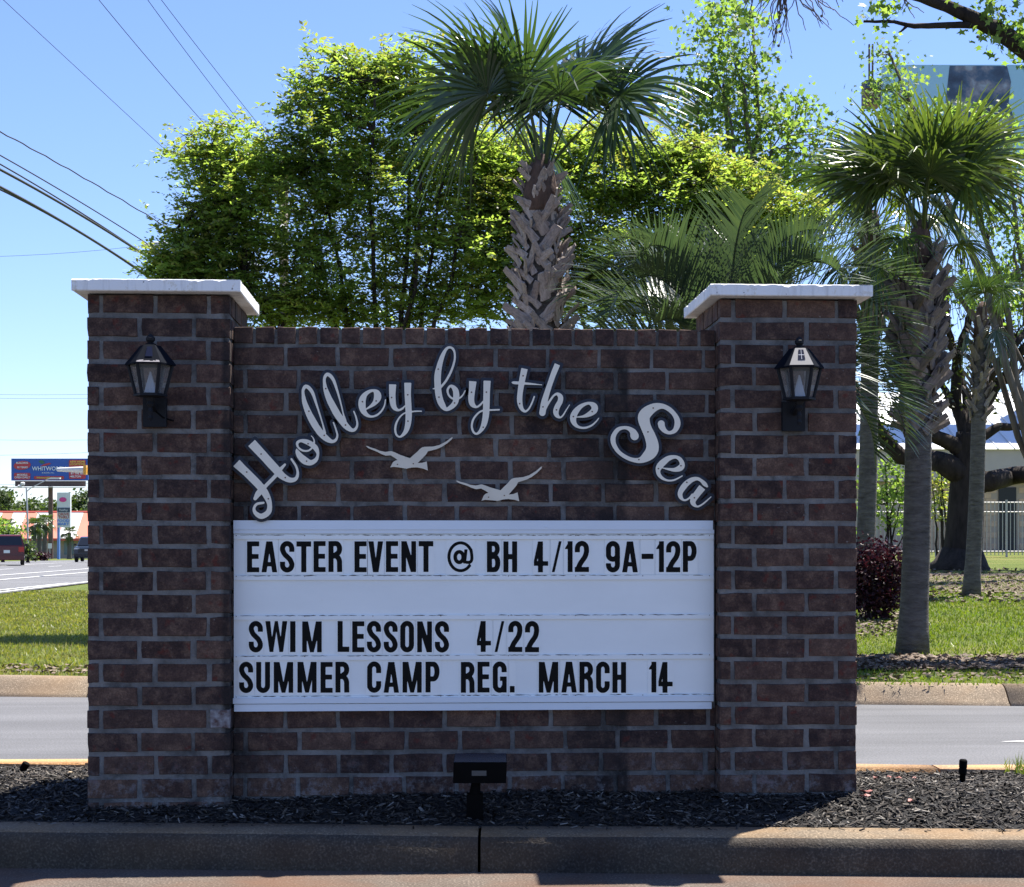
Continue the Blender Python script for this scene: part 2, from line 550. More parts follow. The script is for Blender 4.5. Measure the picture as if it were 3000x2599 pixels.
M['leaf_yellow'] = leaf_mat('leaf_new', [(0.14, 0.20, 0.05), (0.17, 0.22, 0.055), (0.20, 0.225, 0.06), (0.235, 0.21, 0.07), (0.15, 0.205, 0.052)], 0.60, 0.38, (1.7, 1.8, 0.85), spec=0.5)
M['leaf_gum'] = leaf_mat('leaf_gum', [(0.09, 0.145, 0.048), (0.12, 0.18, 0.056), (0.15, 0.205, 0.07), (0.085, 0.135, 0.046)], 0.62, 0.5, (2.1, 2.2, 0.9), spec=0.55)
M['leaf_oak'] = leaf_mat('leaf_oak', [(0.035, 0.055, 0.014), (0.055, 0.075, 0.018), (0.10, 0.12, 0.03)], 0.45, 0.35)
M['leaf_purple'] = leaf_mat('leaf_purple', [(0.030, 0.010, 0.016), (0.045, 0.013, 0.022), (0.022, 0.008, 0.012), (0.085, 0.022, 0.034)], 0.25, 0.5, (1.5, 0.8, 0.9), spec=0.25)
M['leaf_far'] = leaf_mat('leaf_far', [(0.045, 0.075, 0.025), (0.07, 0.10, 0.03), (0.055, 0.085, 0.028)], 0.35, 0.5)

# ================================================================== SETTING
def strip(name, rows, mat, base=None, parent=None):
    """sheet through rows of world points (each row the same length)"""
    n = len(rows[0]); vs = [p for r in rows for p in r]
    fs = [(i * n + k, i * n + k + 1, (i + 1) * n + k + 1, (i + 1) * n + k) for i in range(len(rows) - 1) for k in range(n - 1)]
    return part(name, vs, fs, mat, parent, base=base)

# ground: one sheet out to the horizon, dropping under the streets near the camera
ds = [-60, -20, 0, 12.9, 13.0, 13.3, 16, 19, 22, 26, 30, 35, 40, 46, 53, 62, 75, 100, 130, 170, 220, 260, 350, 600, 1200, 3000]
ls = [-3000, -1200, -500, -250, -150, -100, -70, -50, -38, -28, -20, -14, -10, -7, -5, -3, -2, -1, 0, 1, 2, 3, 5, 7, 10, 14, 20, 30, 60, 150, 500, 1200, 3000]
FAR_SLOPE = -0.088
def far_kerb_d(lat): return 13.42 + FAR_SLOPE * max(-60, min(60, lat))
rows = []
for d in ds:
    row = []
    for l in ls:
        # first lawn row follows the far kerb
        dd = d
        if 12.9 <= d <= 13.3: dd = far_kerb_d(l) + (0.22 if d < 12.95 else 0.25 if d < 13.1 else 0.5)
        elif 13.3 < d < 60: dd = d + FAR_SLOPE * max(-60, min(60, l)) * (60 - d) / 47
        z = terrain(l, dd) if d >= 13.0 else -0.45
        row.append(C(l, dd, z - (0.0 if d > 13.1 else 0.02 if d >= 13 else 0)))
    rows.append(row)
g = strip('ground', rows, M['lawn'])
tag(g, 'green lawn and open ground reaching back behind the brick sign', 'ground', kind='structure')

def band(name, d_a, d_b, z, mat, label, cat, lat=(-120, 120), n=24, slope=(-0.045, -0.045)):
    ra = []; rb = []
    for i in range(n + 1):
        l = lat[0] + (lat[1] - lat[0]) * i / n
        lc = max(-60, min(60, l))
        ra.append(C(l, d_a + slope[0] * lc, z)); rb.append(C(l, d_b + slope[1] * lc, z))
    o = strip(name, [ra, rb], mat)
    return tag(o, label, cat, kind='structure')

NS = -0.040                       # slant of the island kerbs
band('street', -40, 6.12, -0.205, M['street'], 'pale street surface in front of the near kerb', 'street', slope=(0, NS))
band('gutter', 6.12, 6.60, -0.200, M['gutter'], 'rust stained concrete gutter along the near kerb', 'gutter', slope=(NS, NS))
band('road', 8.86, 13.42, -0.20, M['asphalt'], 'sunlit grey entrance lane behind the sign island', 'road', slope=(NS, FAR_SLOPE))

def kerb(name, d0, sgn, slope, mats, label, joints, zt=-0.045, zb=-0.2, wtop=0.235, lat=(-45, 45)):
    """rounded kerb: d0 = foot of its face; sgn=+1 the top lies behind the face; one child per cast length"""
    root = thing(name, label, 'kerb', C(0, d0, zb))
    root['kind'] = 'structure'
    h = zt - zb
    prof = [(0.0, -0.05), (0.0, 0.0), (0.004, h * 0.35), (0.009, h * 0.66), (0.019, h * 0.83), (0.040, h * 0.94), (0.075, h * 0.99), (0.12, h), (wtop, h), (wtop, -0.05)]
    if name == 'far_kerb':                               # low mountable kerb with a sloping face
        prof = [(0.0, -0.05), (0.0, 0.0), (0.045, h * 0.22), (0.10, h * 0.55), (0.15, h * 0.82), (0.19, h * 0.95), (0.22, h), (wtop + .06, h), (wtop + .06, -0.05)]
    xs = sorted(joints)
    for i in range(len(xs) - 1):
        a, b = xs[i] + 0.006, xs[i + 1] - 0.006
        n = max(2, int((b - a) / 0.6))
        ring = []
        for k in range(n + 1):
            l = a + (b - a) * k / n
            pinch = 0.006 if k in (0, n) else 0.0
            for (o, z) in prof:
                ring.append(C(l, d0 + slope * max(-60, min(60, l)) + sgn * (o + pinch * (z > 0.02)), zb + z - pinch * (z > 0.02)))
        m = len(prof); fs = []
        for k in range(n):
            for q in range(m - 1):
                f = (k * m + q, k * m + q + 1, (k + 1) * m + q + 1, (k + 1) * m + q)
                fs.append(f[::-1] if sgn > 0 else f)
        fs.append(tuple(range(m))); fs.append(tuple(range(n * m + m - 1, n * m - 1, -1)))
        o = part('kerb_length', ring, fs, mats, root)
        md = o.data
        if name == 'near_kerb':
            md.materials.append(M['kerb_top'])           # paler worn top, lightened further so it reads as sunlit
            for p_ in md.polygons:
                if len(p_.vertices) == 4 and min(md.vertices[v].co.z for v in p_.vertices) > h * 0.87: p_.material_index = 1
        md.polygons.foreach_set('use_smooth', [len(p.vertices) == 4 for p in md.polygons])
    return root
jl = (1405 - 1500) / F * 6.7
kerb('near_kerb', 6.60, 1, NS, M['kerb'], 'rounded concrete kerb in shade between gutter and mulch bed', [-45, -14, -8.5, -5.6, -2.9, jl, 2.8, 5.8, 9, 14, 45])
kerb('island_kerb', 8.86, -1, NS, M['kerb_orange'], 'orange stained kerb at the back of the mulch bed', [-45, -12, -6, -3.1, -0.2, 2.32, 5.2, 9, 14, 45])
kerb('far_kerb', 13.42, 1, FAR_SLOPE, M['kerb_far'], 'tan sunlit kerb across the lane below the lawns', [-45, -12, -6.9, -3.73, -0.6, 2.3, 4.15, 7, 12, 45], zt=-0.035)

# planting bed
def bed_z(lat, d):
    d0 = 6.835 + NS * lat; d1 = 8.625 + NS * lat
    t = (d - d0) / (d1 - d0)
    z = -0.076 + 0.10 * math.exp(-((t - 0.36) / 0.30) ** 2) + (0.010 * math.sin(lat * 3.1 + d * 2) + 0.006 * math.sin(lat * 7.7)) * math.sin(math.pi * min(1, max(0, t)))
    return z
rows = []
NB = 18
for j in range(NB + 1):
    row = []
    for i in range(141):
        l = -14 + 28 * i / 140
        d = 6.83 + NS * l + (8.63 - 6.83) * j / NB
        row.append(C(l, d, bed_z(l, d)))
    rows.append(row)
bed = strip('mulch_bed', rows, M['mulch_base'])
tag(bed, 'dark mulch planting bed on the island around the sign', 'planting bed', kind='structure')

def chips(n, lat, size, mat, name, label, cat, zf, d_a, d_b):
    L = rng.uniform(lat[0], lat[1], n); T = rng.uniform(0, 1, n)
    D = d_a + NS * L + T * (d_b - d_a)
    c = np.array([C(l, d, zf(l, d)) for l, d in zip(L, D)]); c[:, 2] += rng.uniform(0.001, 0.014, n)
    a = rng.uniform(0, math.pi * 2, n); tl = rng.normal(0, 0.30, n)
    u = np.stack([np.cos(a) * np.cos(tl), np.sin(a) * np.cos(tl), np.sin(tl)], 1)
    v = np.stack([-np.sin(a), np.cos(a), rng.normal(0, 0.45, n)], 1); v /= np.linalg.norm(v, axis=1)[:, None]
    w = np.cross(u, v)
    ln = (size * rng.uniform(0.45, 1.9, n))[:, None]; wd = ln * rng.uniform(0.14, 0.36, n)[:, None]; th = wd * 0.3
    A = c - u * ln - v * wd * 0.6 + w * th; B = c + u * ln - v * wd + w * th
    Dd = c - u * ln * 0.9 + v * wd + w * th; E = c + u * ln * 0.8 + v * wd * 0.8 + w * th
    lo = w * th * 2
    out = np.stack([np.stack([A, B, E, Dd], 1), np.stack([A - lo, B - lo, B, A], 1), np.stack([Dd, E, E - lo, Dd - lo], 1)], 1)
    # keep the pieces of a chip joined so each chip has one tone
    V8 = np.stack([A, B, E, Dd, A - lo, B - lo, E - lo, Dd - lo], 1).reshape(-1, 3)
    me = bpy.data.meshes.new(name)
    idx = (np.arange(n) * 8)[:, None, None] + np.array([[0, 1, 2, 3], [4, 5, 1, 0], [3, 2, 6, 7]])[None]
    me.vertices.add(n * 8); me.vertices.foreach_set('co', V8.astype(np.float32).ravel())
    me.loops.add(n * 12); me.loops.foreach_set('vertex_index', idx.astype(np.int32).ravel())
    me.polygons.add(n * 3); me.polygons.foreach_set('loop_start', np.arange(0, n * 12, 4, dtype=np.int32)); me.polygons.foreach_set('loop_total', np.full(n * 3, 4, dtype=np.int32))
    me.materials.append(mat); me.update(calc_edges=True)
    return tag(link(name, me), label, cat, kind='stuff')
chips(58000, (-4.2, 4.6), 0.0125, M['chip'], 'mulch', 'shredded dark bark mulch lying on the bed', 'mulch', bed_z, 6.85, 8.615)
chips(260, (-3.1, 3.3), 0.010, M['chip'], 'spilled_mulch', 'loose mulch chips spilled over the near kerb top', 'mulch', lambda l, d: -0.046, 6.735, 6.86)
# ================================================================== BRICK SIGN
M['splashed'] = simple('paint_splashed_brick', (0.08, 0.045, 0.04), 0.9, scale=30, c2=(0.27, 0.27, 0.28), bmp=.5, bscale=70)
YP, YW = 7.20, 7.30
XL0, XL1 = W(255, 1500, YP).x, W(675, 1500, YP).x
XR0, XR1 = W(2108, 1500, YP).x, W(2511, 1500, YP).x
ZT = EYE + 1.10
ZW = EYE + 0.965
CO = 0.1047                      # course height
PD = 0.64                        # pillar depth
sign = thing('brick_sign', 'dark brown brick entrance sign with two white capped pillars', 'brick sign', ((XL0 + XR1) / 2, YP, 0))

def brick_mesh(seed):
    r = random.Random(seed)
    w, h, dp, bv = 0.5, 0.5, 0.056, 1.0
    out = [(-w, -h), (0, -h), (w, -h), (w, 0), (w, h), (0, h), (-w, h), (-w, 0)]
    j = lambda s: r.gauss(0, s * .62)
    ring = [(x + j(0.012), z + j(0.040)) for x, z in out]
    vs = []
    for (x, z) in ring:
        vs.append((x * 0.978, 0.0 + j(0.0015), z * 0.93))
    for (x, z) in ring:
        vs.append((x, 0.006, z))
    for (x, z) in ring:
        vs.append((x, dp, z))
    fs = [tuple(range(8))]
    for a in (0, 8):
        for k in range(8):
            k2 = (k + 1) % 8
            fs.append((a + k2, a + k, a + 8 + k, a + 8 + k2))
    me = mesh_from('brick', vs, fs, M['brick'])
    return me
BR = [brick_mesh(i) for i in range(8)]
NBR = [0]
def lay(parent, x0, x1, z0, z1, y):
    NBR[0] += 1
    o = link('brick', random.choice(BR), parent)
    org = ORG[parent]
    o.location = ((x0 + x1) / 2 - org.x, y - org.y + random.uniform(-0.002, 0.0025), (z0 + z1) / 2 - org.z)
    o.scale = (x1 - x0, 1.0, z1 - z0)
    o.rotation_euler = (0, random.uniform(-0.006, 0.006), 0)
    return o

JT = 0.019
def course_cuts(kind, width, first, full):
    """list of (a,b) spans"""
    out = []; x = 0.0
    ln = first
    while x < width - 0.03:
        b = min(width, x + ln)
        if width - b < 0.035: b = width
        out.append((x, b)); x = b + JT; ln = full
    return out

def side_bricks(parent, name, faces):
    """joined courses of the faces hardly seen: list of (origin, dir, length, z0, rows, offset)"""
    mb = MB()
    for (o, u, nrm, length, ztop, rows, st) in faces:
        o = Vector(o); u = Vector(u); nrm = Vector(nrm)
        for r in range(rows):
            z1 = ztop - r * CO; z0 = z1 - CO + JT
            for (a, b) in course_cuts(0, length, 0.10 if (r + st) % 2 else 0.20, 0.227):
                c = o + u * (a + b) / 2 + Vector((0, 0, (z0 + z1) / 2 - o.z)) - nrm * 0.027
                mtx = Matrix((u, -nrm, Vector((0, 0, 1)))).transposed()
                mb.box(c, (b - a, 0.056, z1 - z0), M=mtx)
    o = mb.build(name, M['brick'], parent)
    o['kind'] = 'stuff'
    return o

def pillar(x0, x1, flip):
    core = MB()
    core.box(((x0 + x1) / 2, YP + PD / 2, (ZT - 0.12) / 2 ), (x1 - x0 - 0.011, PD - 0.011, ZT + 0.10))
    pl = core.build('pillar', M['mortar'], sign)
    w = x1 - x0
    rows = 23
    for r in range(rows):
        z1 = ZT - 0.006 - r * CO; z0 = z1 - CO + 0.0215
        if r == rows - 1: z0 = z1 - 0.05
        if r % 2 == 0: widths = [0.055, 0.224, 0.224]
        else: widths = [0.226, 0.226]
        x = 0.0; spans = []
        for q in widths:
            spans.append((x, x + q)); x += q + random.uniform(0.016, 0.021)
        spans.append((x, w))
        for (a, b) in spans:
            if flip and r % 2: a, b = w - b, w - a
            ja = random.uniform(-0.002, 0.002)
            o_ = lay(pl, x0 + a + (ja if a > 0.01 else random.uniform(0, 0.004)), x0 + b - (random.uniform(0, 0.004)), z0, z1, YP)
            if not flip and r == 18 and b >= w - 1e-6:
                me_ = o_.data.copy(); me_.materials[0] = M['splashed']; o_.data = me_; o_['label'] = 'half brick splashed with flaking white paint'
    zt = ZT - 0.006
    side_bricks(pl, 'brick_courses', [
        ((x0, YP + PD, 0), (0, -1, 0), (-1, 0, 0), PD - 0.062, zt, 22, 0),
        ((x1, YP + 0.062, 0), (0, 1, 0), (1, 0, 0), PD - 0.062, zt, 22, 1),
        ((x1 - 0.06, YP + PD, 0), (-1, 0, 0), (0, 1, 0), w - 0.12, zt, 22, 0)])
    # coping slab: worn edge, chipped along the top
    ov, fo, th = 0.054, 0.072, 0.054
    bx0, bx1, by0, by1 = x0 - ov, x1 + ov, YP - fo, YP + PD + ov
    nx = 48
    per = []
    for i in range(nx): per.append((bx0 + (bx1 - bx0) * i / nx, by0, 0, -1))
    for i in range(nx): per.append((bx1, by0 + (by1 - by0) * i / nx, 1, 0))
    for i in range(nx): per.append((bx1 - (bx1 - bx0) * i / nx, by1, 0, 1))
    for i in range(nx): per.append((bx0, by1 - (by1 - by0) * i / nx, -1, 0))
    rr = random.Random(int(x0 * 1000)); vs = []; n = len(per)
    chipd = [max(0.0, rr.gauss(-0.002, 0.003)) for _ in per]
    for i in range(n):
        if rr.random() < 0.12:
            for q in range(rr.randint(1, 4)): chipd[(i + q) % n] += rr.uniform(0.001, 0.0065)
    zb = ZT + 0.0005
    for ring in range(5):
        for i, (x, y, nxx, nyy) in enumerate(per):
            e = chipd[i]
            if ring == 0: vs.append((x - nxx * 0.004, y - nyy * 0.004, zb))
            elif ring == 1: vs.append((x, y, zb + 0.004))
            elif ring == 2: vs.append((x + rr.uniform(-.0005, .0005), y + rr.uniform(-.0005, .0005), zb + th - 0.003 - e))
            elif ring == 3: vs.append((x - nxx * (0.003 + e * 1.0), y - nyy * (0.003 + e * 1.0), zb + th - rr.uniform(0, 0.001)))
            else: vs.append((x - nxx * 0.06, y - nyy * 0.06, zb + th + 0.001))
    fs = [tuple(range(n - 1, -1, -1))]
    for ring in range(4):
        for i in range(n):
            k = (i + 1) % n
            fs.append((ring * n + i, ring * n + k, (ring + 1) * n + k, (ring + 1) * n + i))
    fs.append(tuple(range(4 * n, 5 * n)))
    cp = part('cap', vs, fs, M['cap'], pl)
    cp['label'] = 'white painted coping slab with flaking chipped edges'
    return pl

pl_l = pillar(XL0, XL1, False)
pl_r = pillar(XR0, XR1, True)

# wall between the pillars
WX0, WX1 = XL1 + 0.002, XR0 - 0.002
WT = 0.26
wc = MB()
wc.box(((WX0 + WX1) / 2, YW + WT / 2, (ZW - 0.15) / 2 - 0.003), (WX1 - WX0, WT - 0.013, ZW + 0.15 - 0.012))
wall = wc.build('wall', M['mortar'], sign)
BT, BB = W(1400, 1525, 7.27).z, W(1400, 2081, 7.27).z      # message board top and bottom
ww = WX1 - WX0
# rowlock course on top
x = 0.004; hz = 0.076
while x < ww - 0.03:
    b = min(ww - 0.004, x + 0.083)
    lay(wall, WX0 + x, WX0 + b, ZW - hz, ZW, YW - 0.003); x = b + 0.0155
zc = ZW - hz - 0.018
r = 0
while zc > 0.0:
    z1 = zc; z0 = zc - CO + 0.0215
    if z0 < BT - 0.02 and z1 > BB + 0.02 and z1 < BT + 0.0 and z0 > BB:
        pass                                               # courses behind the board
    else:
        x = 0.0; first = 0.229 if r % 2 == 0 else 0.045
        ln = first
        while x < ww - 0.02:
            b = min(ww, x + ln)
            lay(wall, WX0 + x + random.uniform(0, 0.002), WX0 + b - random.uniform(0, 0.002), z0, z1, YW)
            x = b + random.uniform(0.016, 0.021); ln = random.uniform(0.223, 0.230)
    zc -= CO; r += 1
side_bricks(wall, 'brick_courses', [((WX1, YW + WT, 0), (-1, 0, 0), (0, 1, 0), ww, ZW - 0.004, 21, 0)])

# ------------------------------------------------------------------ outlines from strokes (distance field)
def cr(pts, step):
    """Catmull-Rom through (x,y,w) -> dense samples"""
    p = np.array(pts, float); out = []
    q = np.vstack([2 * p[0] - p[1], p, 2 * p[-1] - p[-2]])
    q[0, 2], q[-1, 2] = p[0, 2], p[-1, 2]
    for i in range(1, len(q) - 2):
        a, b, c, d = q[i - 1], q[i], q[i + 1], q[i + 2]
        n = max(2, int(np.hypot(*(c - b)[:2]) / step))
        t = np.linspace(0, 1, n, endpoint=False)[:, None]
        out.append(0.5 * (2 * b + (c - a) * t + (2 * a - 5 * b + 4 * c - d) * t ** 2 + (3 * b - a - 3 * c + d) * t ** 3))
    out.append(p[-1:]); s = np.vstack(out)
    s[:, 2] = np.maximum(s[:, 2], 0.5)
    return s

def sd_stroke(X, Y, pts, step, butt0=False, butt1=False, endpad=0.0):
    s = cr(pts, step)
    d = np.full(X.shape, 1e9)
    for (x, y, w) in s:
        np.minimum(d, np.hypot(X - x, Y - y) - w / 2, out=d)
    for flag, p, q in ((butt0, s[0], s[min(4, len(s) - 1)]), (butt1, s[-1], s[max(-5, -len(s))])):
        if flag:
            t = (q - p)[:2]; t = t / np.hypot(*t)
            pl = -((X - p[0]) * t[0] + (Y - p[1]) * t[1])
            near = np.hypot(X - p[0], Y - p[1]) < p[2] * 0.75 + endpad
            d = np.where(near, np.maximum(d, pl), d)
    return d

def sd_poly(X, Y, pts):
    """convex polygon"""
    a = 0.0
    for i in range(len(pts)):
        a += pts[i][0] * pts[(i + 1) % len(pts)][1] - pts[(i + 1) % len(pts)][0] * pts[i][1]
    sg = 1 if a > 0 else -1
    d = np.full(X.shape, -1e9)
    for i in range(len(pts)):
        x0, y0 = pts[i]; x1, y1 = pts[(i + 1) % len(pts)]
        L = math.hypot(x1 - x0, y1 - y0)
        if L < 1e-6: continue
        d = np.maximum(d, sg * ((X - x0) * (y1 - y0) - (Y - y0) * (x1 - x0)) / L)
    return d

def contours(D, xs, ys, level=0.0):
    G = D - level
    segs = {}
    ins = G < 0
    cell = ins[:-1, :-1].astype(int) + 2 * ins[:-1, 1:] + 4 * ins[1:, 1:] + 8 * ins[1:, :-1]
    tbl = {1: [(3, 0)], 2: [(0, 1)], 3: [(3, 1)], 4: [(1, 2)], 5: [(3, 2), (1, 0)], 6: [(0, 2)], 7: [(3, 2)], 8: [(2, 3)], 9: [(2, 0)], 10: [(0, 3), (2, 1)], 11: [(2, 1)], 12: [(1, 3)], 13: [(1, 0)], 14: [(0, 3)]}
    pos = {}
    for j, i in zip(*np.nonzero((cell > 0) & (cell < 15))):
        def ekey(e):
            if e == 0: return (j, i, 0)
            if e == 1: return (j, i + 1, 1)
            if e == 2: return (j + 1, i, 0)
            return (j, i, 1)
        for a, b in tbl[int(cell[j, i])]:
            ka, kb = ekey(a), ekey(b)
            segs[ka] = kb
            for k in (ka, kb):
                if k not in pos:
                    jj, ii, o = k
                    if o == 0:
                        t = G[jj, ii] / (G[jj, ii] - G[jj, ii + 1]); pos[k] = (xs[ii] + t * (xs[ii + 1] - xs[ii]), ys[jj])
                    else:
                        t = G[jj, ii] / (G[jj, ii] - G[jj + 1, ii]); pos[k] = (xs[ii], ys[jj] + t * (ys[jj + 1] - ys[jj]))
    loops = []
    while segs:
        k0 = next(iter(segs)); k = k0; lp = []
        while k in segs:
            lp.append(pos[k]); k = segs.pop(k)
        if len(lp) > 5: loops.append(lp)
    # drop nearly coincident / collinear points
    res = []
    for lp in loops:
        o = []
        for p in lp:
            if not o or math.hypot(p[0] - o[-1][0], p[1] - o[-1][1]) > 0.2 * (xs[1] - xs[0]): o.append(p)
        keep = []
        n = len(o)
        for i in range(n):
            a, b, c = o[i - 1], o[i], o[(i + 1) % n]
            ar = abs((b[0] - a[0]) * (c[1] - a[1]) - (c[0] - a[0]) * (b[1] - a[1]))
            if ar > 0.01 * (xs[1] - xs[0]) ** 2: keep.append(b)
        if len(keep) > 2: res.append(keep)
    return res

def area(lp): return 0.5 * sum(lp[i - 1][0] * lp[i][1] - lp[i][0] * lp[i - 1][1] for i in range(len(lp)))
def inside(p, lp):
    r = False
    for i in range(len(lp)):
        a, b = lp[i - 1], lp[i]
        if (a[1] > p[1]) != (b[1] > p[1]) and p[0] < (b[0] - a[0]) * (p[1] - a[1]) / (b[1] - a[1]) + a[0]: r = not r
    return r

def slab(loops, front, back):
    """solid plate between two mappings (x,y)->Vector; loops = outlines with holes"""
    depth = [sum(inside(lp[0], q) for q in loops if q is not lp) for lp in loops]
    vs, fs = [], []
    for lp, dp in zip(loops, depth):
        if dp % 2: continue
        holes = [q for q, dq in zip(loops, depth) if dq == dp + 1 and inside(q[0], lp)]
        grp = [lp] + holes
        b0 = len(vs); flat = [p for q in grp for p in q]; n = len(flat)
        tris = geometry.tessellate_polygon([[Vector((p[0], p[1], 0)) for p in q] for q in grp])
        vs += [front(*p) for p in flat] + [back(*p) for p in flat]
        for t in tris:
            a, b, c = (Vector(vs[b0 + k]) for k in t)
            nrm = (b - a).cross(c - a)
            t = t if nrm.dot(Vector(vs[b0 + t[0]]) - Vector(vs[b0 + n + t[0]])) > 0 else t[::-1]
            fs.append(tuple(b0 + k for k in t)); fs.append(tuple(b0 + n + k for k in t[::-1]))
        o = 0
        for q in grp:
            m = len(q)
            for i in range(m):
                k = (i + 1) % m
                fs.append((b0 + o + i, b0 + o + k, b0 + n + o + k, b0 + n + o + i))
            o += m
    return vs, fs

def fix_normals(o):
    bm = bmesh.new(); bm.from_mesh(o.data)
    bmesh.ops.recalc_face_normals(bm, faces=bm.faces)
    bm.to_mesh(o.data); bm.free()
    return o

